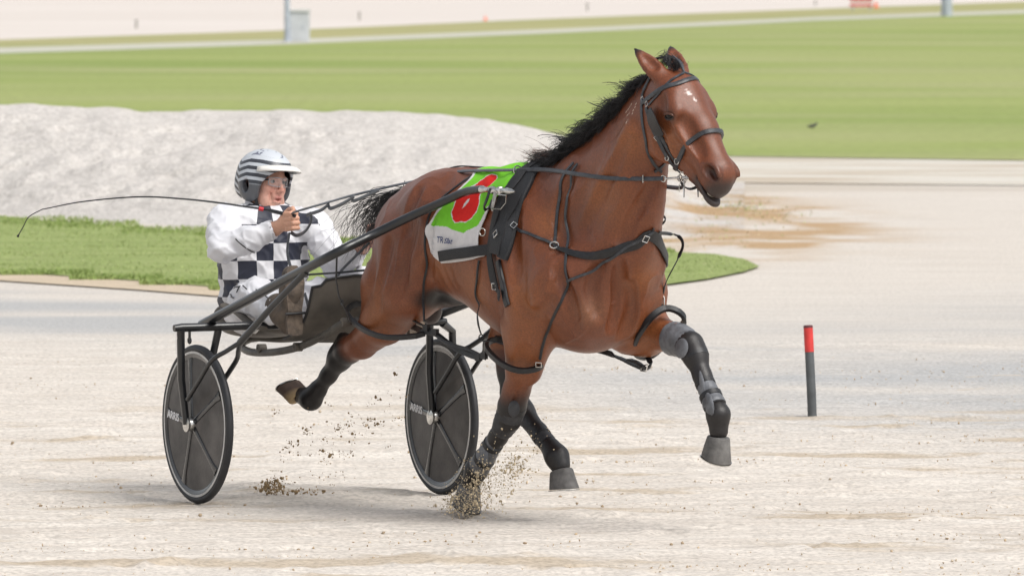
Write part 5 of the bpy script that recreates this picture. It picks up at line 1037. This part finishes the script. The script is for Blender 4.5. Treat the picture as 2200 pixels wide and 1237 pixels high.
mx(hdm * (a > .06) * np.exp(-((np.abs(l) - .031) / .02) ** 4 - ((u - .027) / .006) ** 2) * .6, (0.16, 0.09, 0.06))
mx((np.linalg.norm(bv - HDR, axis=1) < .09) * .45, (0.50, 0.27, 0.15)); mx((np.linalg.norm(bv - HDL, axis=1) < .09) * .3, (0.56, 0.26, 0.20))
SKIN = mat('skin', (.5, .28, .2), 0.5, attr='coat', bump=0.12, bscale=220, sss=0.08, spec=0.4, var=.07, scale=90)
mesh_obj('body', bv, bf, SKIN, drv, cattr=Csk)
EYEW = mat('eye_white', (0.42, 0.38, 0.36), 0.2); IRIS = mat('iris', (0.012, 0.011, 0.012), 0.15)
for s in (1, -1):
    c = hh(0.0725, 0.031 * s, 0.007); gz = unit(hf_ + hl_ * -0.12); mb = MB(); mb.lathe(c, gz, [(max(.0118 * math.sin(t), .0002), .0118 * math.cos(t)) for t in np.linspace(0, math.pi, 12)], 16); ey = mb.build('eye', EYEW, drv)
    mb = MB(); mb.lathe(c, gz, [(max(.0122 * math.sin(t), .0002), .0122 * math.cos(t)) for t in np.linspace(0, .62, 5)], 14); mb.build('iris', IRIS, ey)
# jacket
def torso(f, infl=0.0):
    f.ell(V(-0.60, 0, 0.87), (0.155 + infl, 0.205 + infl, 0.17 + infl), 0.05); f.ell(V(-0.585, 0, 1.02), (0.155 + infl, 0.215 + infl, 0.17 + infl), 0.06); f.ell(V(-0.565, 0, 1.15), (0.135 + infl, 0.205 + infl, 0.13 + infl), 0.06)
    f.cone(V(-0.55, 0, 1.20), NK + V(-.02, 0, -.045), 0.10 + infl, 0.068 + infl, 0.05)
    for s, sh_ in ((-1, SHR), (1, SHL)): f.cone(V(-0.55, 0.07 * s, 1.215), sh_ + V(0, -.03 * s, .01), 0.070 + infl, 0.075 + infl, 0.05)
JS = SDF((-0.85, -0.50, 0.66), (0.25, 0.46, 1.42), 0.0058); torso(JS)
TD = JS.V.copy()
for sh_, el, wr_ in ((SHR, ELR, WRR), (SHL, ELL, WRL)): JS.chain([sh_, (sh_ + el) / 2, el, (el + wr_) / 2, wr_ - unit(wr_ - el) * .01], [0.076, 0.067, 0.059, 0.053, 0.043], 0.03)
JS.cone(NK + V(-.02, 0, -.06), NK + V(.02, 0, .09), 0.064, 0.064, 0.008, sub=True)
for wr_, el in ((WRR, ELR), (WRL, ELL)): JS.cone(wr_ + unit(wr_ - el) * .002, wr_ + unit(wr_ - el) * .08, 0.038, 0.038, 0.006, sub=True)
jv, jf = JS.mesh(3); jn = JS.grad(jv)
arm = np.minimum(*[np.linalg.norm(jv[:, None] - np.concatenate([curve([a_, b2, c_], 30)])[None], axis=2).min(1) for a_, b2, c_ in ((SHR, ELR, WRR), (SHL, ELL, WRL))])
TS = SDF((-0.85, -0.50, 0.66), (0.25, 0.46, 1.42), 0.0058); TS.V = TD; td_ = TS.sample(jv)
rg = lambda P, s_: (1 - np.abs(vnoise(P, s_))) ** 3
wr = 0.0075 * rg(jv @ np.array([[1, .5, .3], [-.4, .5, 1.2], [.3, -1.2, .5]]) * V(.6, 1, 1) + 3, 13) + 0.006 * rg(jv @ np.array([[.6, -.7, .3], [.9, .5, .2], [.3, .6, 1.1]]) + 9, 22) - .006 + 0.0035 * fbm(jv * V(1, 1, 1.6) + V(2, 0, 0), 9, 3) + 0.006 * np.abs(fbm(jv @ np.array([[1, .4, .2], [-.3, 1, .5], [.2, -.6, 1.]]), 6, 2))
for el, oth in ((ELR, WRR), (ELL, WRL)):
    d_ = np.linalg.norm(jv - el, axis=1); wr += 0.006 * np.exp(-(d_ / .10) ** 2) * np.sin((jv - el) @ unit(V(.5, .3, 1)) * 95)
wai = np.exp(-((jv[:, 2] - .86) / .10) ** 2); wr += 0.007 * wai * np.sin(jv[:, 2] * 75 + 3 * fbm(jv, 4, 2))
jv = jv + jn * wr[:, None]
vest = ((td_ < 0.012) & ((arm > 0.096) | (np.abs(jv[:, 1]) < .185))).astype(float)
vest = np.where(np.linalg.norm(jv - (SHR + V(0, .04, .02)), axis=1) < .050, 0, vest)
th_ = np.arctan2(jv[:, 1], jv[:, 0] + 0.60)
JM = bpy.data.materials.new('chequered_silk'); JM.use_nodes = True; N = JM.node_tree.nodes; Lk = JM.node_tree.links; bs = N['Principled BSDF']; bs.inputs['Roughness'].default_value = 0.55; bs.inputs['Sheen Weight'].default_value = 0.2
def attr_node(n):
    a = N.new('ShaderNodeAttribute'); a.attribute_name = n; return a.outputs['Fac']
cmb = N.new('ShaderNodeCombineXYZ'); Lk.new(attr_node('cu'), cmb.inputs[0]); Lk.new(attr_node('cv'), cmb.inputs[1]); cmb.inputs[2].default_value = 0.5
ck = N.new('ShaderNodeTexChecker'); ck.inputs['Scale'].default_value = 1.0; ck.inputs['Color1'].default_value = (0.62, 0.62, 0.645, 1); ck.inputs['Color2'].default_value = (0.012, 0.015, 0.032, 1); Lk.new(cmb.outputs[0], ck.inputs['Vector'])
mxn = N.new('ShaderNodeMix'); mxn.data_type = 'RGBA'; gt = N.new('ShaderNodeMath'); gt.operation = 'GREATER_THAN'; gt.inputs[1].default_value = 0.5; Lk.new(attr_node('vest'), gt.inputs[0]); Lk.new(gt.outputs[0], mxn.inputs[0]); mxn.inputs[6].default_value = (0.63, 0.63, 0.66, 1); Lk.new(ck.outputs[0], mxn.inputs[7]); Lk.new(mxn.outputs[2], bs.inputs['Base Color'])
jk = mesh_obj('jacket', jv, jf, JM, drv, attrs={'cu': th_ * 0.20 / 0.086 + 20.35 + 0.04 * fbm(jv, 8, 2), 'cv': (jv[:, 2] - 0.10 * jv[:, 1] * 0) / 0.082 + 0.3 + 0.05 * fbm(jv + 5, 7, 2), 'vest': vest})
WSILK = mat('white_breeches', (0.62, 0.62, 0.65), 0.6, var=0.04, scale=8, bump=0.15, bscale=40, sheen=.1)
# breeches
PS = SDF((-0.85, -0.50, 0.60), (0.40, 0.50, 1.08), 0.0062)
for kn, an, s in ((KNR, ANR, -1), (KNL, ANL, 1)): PS.chain([V(-0.58, 0.085 * s, 0.80), (V(-0.58, 0.085 * s, 0.80) + kn) / 2, kn, (kn + an) / 2, an], [0.098, 0.096, 0.084, 0.068, 0.060], 0.04)
PS.ell(V(-0.60, 0, 0.82), (0.13, 0.16, 0.09), 0.05)
pv, pf = PS.mesh(3); pn = PS.grad(pv); pv = pv + pn * (0.010 * rg(pv @ np.array([[1, .5, .3], [-.4, .5, 1.2], [.3, -1.2, .5]]) + 3, 11) + 0.006 * rg(pv + 9, 20) - .008 + 0.007 * fbm(pv, 10, 3) + 0.007 * np.abs(fbm(pv + 4, 6, 2)) + 0.004 * np.sin(pv @ V(30, 55, 60) + 3 * fbm(pv, 5, 2)))[:, None]
mesh_obj('breeches', pv, pf, WSILK, drv)
def on(S_, pts, wd, th=0.003, off=0.008, n=24):
    C = curve([S_.hit(SF, *p) for p in pts], n); C = S_.snap(C, off); mb = MB(); mb.ribbon(list(C), list(S_.grad(C, .02)), wd, th); return mb
on(JS, [(508, 514), (520, 524), (534, 533), (546, 539)], 0.005).build('sleeve_piping', LEATHER, drv)
on(PS, [(552, 625), (566, 634), (580, 645)], 0.005).build('breeches_piping', LEATHER, drv)
for L in ([(505, 622), (512, 610)], [(512, 630), (519, 616)], [(508, 620), (516, 618)], [(498, 634), (506, 640)], [(524, 616), (533, 624)]): on(PS, L, 0.006, n=5).build('breeches_print', LEATHER, drv)
# collar
mb = MB(); C = curve([hh(0.045, 0.056, -.138), hh(0.075, 0.0, -.160), hh(0.045, -.064, -.134), hh(-.04, -.068, -.095), hh(-.085, 0, -.09), hh(-.04, .065, -.095)], 40, closed=True); ctr = C.mean(0)
mb.ribbon(list(C), [unit((c - ctr) * V(1, 1, .2)) for c in C], 0.045, 0.006); mb.build('collar', WSILK, drv)
# boots: soles towards the front
BOOT = mat('dusty_brown_boot', (0.130, 0.098, 0.072), 0.75, col2=(0.055, 0.045, 0.038), scale=22, bump=0.4, bscale=60)
for an, s in ((ANR, -1), (ANL, 1)):
    base = sp(618, 650, -0.30) if s < 0 else V(0.30, 0.29, 0.88); S2 = SDF(base - V(.22, .10, .22), base + V(.12, .10, .22), 0.006)
    S2.chain([base + V(.03, 0, .125), base + V(.035, 0, .05), base + V(.03, 0, -.05), base + V(.01, 0, -.10)], [0.038, 0.050, 0.040, 0.042], 0.02, sy=1.0)
    S2.chain([base + V(-.10, 0, -.02), base + V(-.04, 0, -.05), base + V(.0, 0, -.06)], [0.058, 0.055, 0.05], 0.03)
    v2, f2 = S2.mesh(2); bt = mesh_obj('boot', v2, f2, BOOT, drv)
    mb = MB(); vs = []; pr = [(-.142, .010), (-.135, .034), (-.09, .040), (-.03, .033), (.03, .042), (.09, .047), (.14, .036), (.165, .012)]
    loop_ = [(z, wd) for z, wd in pr] + [(z, -wd) for z, wd in pr[::-1]]
    for dx in (0.060, 0.078):
        for z, wd in loop_: vs.append(base + V(dx + .25 * max(0, z - .05) * -.25, wd, z))
    n = len(loop_); mb.add(vs, [tuple(range(n))[::-1], tuple(range(n, 2 * n))] + [(i, (i + 1) % n, n + (i + 1) % n, n + i) for i in range(n)]); mb.build('sole', mat('muddy_sole', (0.17, 0.130, 0.098), 0.85, col2=(0.075, 0.06, 0.05), scale=30, bump=0.6, bscale=70), bt, smooth=False)
    mb = MB(); mb.tube([base + V(.085, -.05, -.045), base + V(.088, .05, -.042)], .006, 8); mb.build('stirrup_bar', LEATHER, bt)
# helmet
HS2 = SDF(HC - V(.22, .2, .2), HC + V(.24, .2, .24), 0.0042)
HS2.ell(hh(-0.014, 0, 0.034), (0.141, 0.115, 0.114), 0.01, HB)
for s in (1, -1): HS2.ell(hh(-0.006, 0.086 * s, -0.032), (0.068, 0.030, 0.060), 0.03, HB)
HS2.ell(hh(-0.10, 0, -0.02), (0.055, 0.085, 0.075), 0.03, HB)
HS2.ell(hh(-0.012, 0, 0.026), (0.122, 0.097, 0.104), 0.006, HB, sub=True); HS2.ell(hh(-0.0, 0, -0.10), (0.13, 0.080, 0.12), 0.006, HB, sub=True)
HS2.ell(hh(0.158, 0, -0.052), (0.132, 0.150, 0.122), 0.008, HB, sub=True)
HS2.ell(hh(-0.0, 0, -0.20), (0.2, 0.2, 0.095), 0.01, HB, sub=True)
for s in (1, -1): HS2.ell(hh(-0.012, 0.12 * s, -0.022), (0.022, 0.045, 0.030), 0.006, HB, sub=True)
ev, ef = HS2.mesh(3); q = ev - HC; a, l, u = q @ hf_, q @ hl_, q @ hu_
tt = u - 0.02 + 0.30 * np.clip(-a - .01, 0, .06) - .55 * np.clip(-a - .075, 0, .1) + .10 * np.clip(a - .05, 0, .1)
side = sst(-.006, -.018, u) * (np.abs(l) > .055) * sst(-.082, -.070, a)
lin_ = sst(1.075, 1.03, np.sqrt(((a + .012) / .122) ** 2 + (l / .097) ** 2 + ((u - .026) / .104) ** 2))
HELM = bpy.data.materials.new('striped_helmet_shell'); HELM.use_nodes = True; N = HELM.node_tree.nodes; Lk = HELM.node_tree.links; bs = N['Principled BSDF']; bs.inputs['Roughness'].default_value = 0.38; bs.inputs['Coat Weight'].default_value = 0.15
def mth(op, x, y):
    n = N.new('ShaderNodeMath'); n.operation = op
    for k, v in ((0, x), (1, y)):
        if isinstance(v, float): n.inputs[k].default_value = v
        else: Lk.new(v, n.inputs[k])
    return n.outputs[0]
def mxc(f, c1, c2):
    n = N.new('ShaderNodeMix'); n.data_type = 'RGBA'; Lk.new(f, n.inputs[0])
    for k, v in ((6, c1), (7, c2)):
        if isinstance(v, tuple): n.inputs[k].default_value = v + (1,)
        else: Lk.new(v, n.inputs[k])
    return n.outputs[2]
ta = attr_node('tt'); f1 = mth('FRACT', mth('MULTIPLY', ta, 32.0), 0.0); band = mth('MULTIPLY', mth('LESS_THAN', f1, 0.52), mth('LESS_THAN', ta, 0.094))
tcn = N.new('ShaderNodeTexCoord'); nzn = N.new('ShaderNodeTexNoise'); nzn.inputs['Scale'].default_value = 38; nzn.inputs['Detail'].default_value = 3; Lk.new(tcn.outputs['Object'], nzn.inputs['Vector'])
blot = mth('MULTIPLY', mth('GREATER_THAN', nzn.outputs[0], 0.56), mth('GREATER_THAN', ta, 0.098))
col = mxc(band, mxc(blot, (0.50, 0.53, 0.57), (0.13, 0.14, 0.19)), (0.040, 0.044, 0.055)); col = mxc(attr_node('side'), col, (0.085, 0.090, 0.100)); col = mxc(attr_node('lining'), col, (0.022, 0.022, 0.024)); Lk.new(col, bs.inputs['Base Color'])
hel = mesh_obj('helmet', ev, ef, HELM, drv, attrs={'tt': tt, 'side': side, 'lining': lin_})
vs = []; nu = 17
for i in range(nu):
    t = -1 + 2 * i / (nu - 1); ang = t * 1.12; base = hh(-0.014 + 0.143 * math.cos(ang), 0.117 * math.sin(ang), 0.064 + .016 * (1 - t * t)); ext = 0.040 * (1 - abs(t) ** 3) + .004
    for k in range(4): vs.append(base + (hf_ * math.cos(ang * .6) + hl_ * math.sin(ang * .6)) * ext * k / 3 - hu_ * (0.006 * (k / 3) + 0.014 * (k / 3) ** 2))
idx = np.arange(nu * 4).reshape(nu, 4); pk = mesh_obj('peak', vs, np.stack([idx[:-1, :-1], idx[1:, :-1], idx[1:, 1:], idx[:-1, 1:]], -1).reshape(-1, 4), mat('white_peak', (.74, .72, .68), .4), hel); sm = pk.modifiers.new('t', 'SOLIDIFY'); sm.thickness = .005
for s in (1, -1):
    mb = MB(); pts = curve([hh(0.035, 0.088 * s, -0.045), hh(0.038, 0.077 * s, -0.090), hh(0.048, 0.048 * s, -0.125), hh(0.055, 0.0, -0.139)], 16); mb.ribbon(list(pts), [unit(p - hh(.02, 0, -.06)) for p in pts], 0.017, 0.004); mb.build('chin_strap', WEB, hel)
# glasses
LENS = mat('clear_lens', (0.9, 0.92, 0.95), 0.05, spec=0.9, alpha=0.13); vs = []
FRM = mat('glasses_frame', (0.02, 0.02, 0.022), 0.35)
gl = bpy.data.objects.new('glasses', None)
for i in range(21):
    t = -1 + 2 * i / 20; ang = t * 0.80; hgt = 0.020 * (1 - 0.35 * abs(t) ** 3) - 0.007 * math.exp(-(t / .13) ** 2)
    for k in range(5): vs.append(hh(0.012 + 0.093 * math.cos(ang), 0.080 * math.sin(ang), 0.010 + hgt * (k / 2 - 1) - .004))
idx = np.arange(21 * 5).reshape(21, 5); lens = mesh_obj('glasses_lens', vs, np.stack([idx[:-1, :-1], idx[1:, :-1], idx[1:, 1:], idx[:-1, 1:]], -1).reshape(-1, 4), LENS, drv)
mb = MB(); mb.tube([vs[i * 5 + 4] for i in range(21)] + [vs[i * 5] for i in range(20, -1, -1)] + [vs[4]], 0.0021, 6); mb.build('glasses_rim', mat('clear_frame', (.40, .40, .42), .2, alpha=.7), lens)
for s in (1, -1):
    e = vs[(0 if s < 0 else 20) * 5 + 3]; mb = MB(); mb.tube([e, hh(0.04, 0.079 * s, 0.010), hh(-0.01, 0.083 * s, 0.006)], 0.0038, 6); mb.build('glasses_arm', FRM, lens)
# ------------------------------------------------------------------ whip and reins
wh = thing('whip', 'thin black driving whip with drooping lash held back over the shoulder', 'whip', SF)
def wp(px, py, t): return sp(px, py, -0.135 - 0.95 * t)
w0 = HDR + V(.03, -.02, .03)
pts = [w0 + V(.04, .03, .0), sp(600, 457, -.15), sp(563, 449, -.19), sp(520, 443, -.27), sp(480, 437, -.36), sp(400, 428, -.54), sp(300, 423, -.74), sp(180, 433, -.94), sp(90, 450, -1.06)]
C = curve(pts, 60); mb = MB(); mb.tube(list(C), list(np.interp(np.linspace(0, 1, 60), [0, .12, .14, 1], [.008, .009, .0048, .0024])), 8); mb.build('stock', LEATHER, wh)
mb = MB(); mb.tube([sp(566, 450, -.186), sp(556, 448, -.205)], 0.010, 10); mb.build('grip_band', mat('red_tape', (.5, .02, .03), .5), wh)
mb = MB(); mb.tube(curve([sp(90, 450, -1.06), sp(62, 466, -1.09), sp(50, 487, -1.1), sp(38, 508, -1.11)], 14), [.0022] * 13 + [.006], 6); mb.build('lash', LEATHER, wh)
RN = mat('rein_leather', (0.045, 0.048, 0.055), 0.34, var=0.4, scale=40, bump=.15, bscale=200)
RING = BITP + V(-.085, -.035, .0); RING = hp(1425, 384, RING[1])
def rein(label, hand, tail, rump, ter, mids, ring, bit, slack):
    o = thing('rein', label, 'rein', HF); mb = MB(); P = [s2h(hand)] + tail + rump + [ter]; C = curve(P, 60); mb.ribbon(list(C), [V(0, -.5, .85)] * 60, 0.020, 0.0045); mb.build('hand_part', RN, o)
    P = [ter] + mids + [ring]; C = curve(P, 50); mb = MB(); mb.ribbon(list(C), [V(.1, -1, .25)] * 50, 0.018, 0.005); mb.build('front_part', RN, o)
    mb = MB(); mb.ring(ring, V(.2, -1, 0), .013, .003); mb.build('rein_ring', STEEL, o); mb = MB(); mb.tube([ring + V(.012, 0, 0), bit + V(-.015, -.006, 0)], .0045, 8); mb.build('bit_link', STEEL, o); mb = MB(); mb.tube([C[44] + V(0, -.008, .016), C[44] + V(0, -.008, -.016)], .003, 6); mb.build('keeper', STEEL, o)
    for L in slack: mb = MB(); C = curve([s2h(p) for p in L], 20); mb.ribbon(list(C), [V(0, -1, .3)] * 20, 0.016, 0.004); mb.build('loose_end', RN, o)
    return o
mids = [HS.snap(HS.hit(HF, x, y)[None], 0.018)[0] for x, y in ((1180, 371), (1240, 375), (1310, 379), (1380, 383))]
rein('black rein from the raised hand over the rump to the bit', HDR + V(.02, 0, .035), [s2h(sp(700, 437, -.10)), s2h(sp(760, 420, -.08))], [hp(850, 399, -.07), hp(905, 387, -.08), hp(975, 370, -.08)], TER, mids, RING, BITP,
     [[sp(668, 455, -.11), sp(668, 478, -.11), sp(655, 498, -.12), sp(638, 506, -.12), sp(626, 500, -.12)], [sp(660, 462, -.11), sp(690, 452, -.11), sp(708, 438, -.10)], [sp(706, 442, -.1), sp(712, 448, -.1), sp(740, 436, -.1), sp(762, 422, -.1)], [sp(757, 424, -.1), sp(760, 432, -.1), sp(785, 422, -.1), sp(815, 409, -.1)], [sp(622, 500, -.14), sp(618, 540, -.16), sp(624, 570, -.18), sp(634, 592, -.2)]])
rein('black rein from the lowered hand passing low beside the tail', HDL + V(.03, 0, .03), [s2h(sp(830, 432, .2))], [hp(880, 402, .02), hp(910, 387, .0), hp(975, 372, .05)], TER * V(1, -1, 1), [V(.7, .18, 1.45), V(1.0, .19, 1.45), V(1.3, .12, 1.45)], mir(RING), mir(BITP),
     [[sp(795, 520, .2), sp(770, 545, .16), sp(735, 580, .1), sp(722, 600, .08)], [sp(655, 630, -.05), sp(662, 655, -.05), sp(668, 690, -.05)]])
# ------------------------------------------------------------------ flying sand
def spray(name, label, pts, sizes, m): return clods(name, pts, sizes, m, label, 'flying sand')
A = []; S_ = []
def puff(f, y, n, cx, cy, sx, sy, s0, slope=0.0, sig=.5):
    for _ in range(n):
        dx = RNG.normal(0, sx); p = f(cx + dx, cy + slope * dx + RNG.normal(0, sy), y + RNG.normal(0, .11)); 
        w_ = p
        A.append(w_); S_.append(s0 * RNG.lognormal(0, sig))
def fh(x, y, l): q = hp(x, y, l); return HF.o + HF.F * q[0] + HF.L * q[1] + V(0, 0, 1) * q[2]
puff(fh, -.13, 1300, 1014, 1046, 26, 30, 0.0020, -.9); puff(fh, -.12, 720, 1078, 1030, 44, 30, 0.0018, -.9); puff(fh, -.13, 640, 990, 1085, 22, 14, 0.0021); puff(fh, -.1, 180, 1100, 1010, 20, 14, 0.0021)
puff(fh, -.12, 120, 1010, 1092, 55, 12, 0.0020)
spray('flying_sand', 'spray of sand thrown up by the striking fore hoof', np.array(A), np.array(S_), mat('flying_sand_pale', (0.50, 0.41, 0.28), .95, var=.4, scale=60, spec=.1)); A = []; S_ = []
def clump(cx, cy, n, spread, s0):
    for _ in range(n): A.append(fh(cx + RNG.normal(0, spread * 1.5), cy + RNG.normal(0, spread), -.1 + RNG.normal(0, .05))); S_.append(s0 * RNG.lognormal(0, .5))
for _ in range(75):
    t = RNG.random(); cx = 610 + 250 * t + RNG.normal(0, 25); cy = 1010 - 130 * t + RNG.normal(0, 38)
    if cy < 1060: clump(cx, cy, RNG.integers(1, 7), RNG.uniform(2, 6), RNG.uniform(.0014, .0026))
for cx, cy in ((658, 920), (662, 932), (597, 884), (660, 928), (622, 950), (613, 965), (694, 990), (735, 972), (712, 975), (765, 930), (787, 910), (728, 914), (744, 914), (860, 896), (796, 898), (816, 915)): clump(cx, cy, 9, 4, .0026)
for _ in range(300): A.append(fh(583 + RNG.normal(0, 14), 1046 + RNG.normal(0, 10), -.1 + RNG.normal(0, .04))); S_.append(.0032 * RNG.lognormal(0, .45))
for _ in range(90): A.append(fh(640 + RNG.normal(0, 40), 1056 + RNG.normal(0, 4), -.1 + RNG.normal(0, .04))); S_.append(.003 * RNG.lognormal(0, .45))
A = [V(a[0], a[1], max(a[2], .004)) for a in A]
spray('flying_sand', 'brown clods of sand flung up behind the horse under the sulky', np.array(A), np.array(S_), mat('flying_sand_brown', (0.29, 0.205, 0.115), .95, var=.4, scale=60, spec=.1))
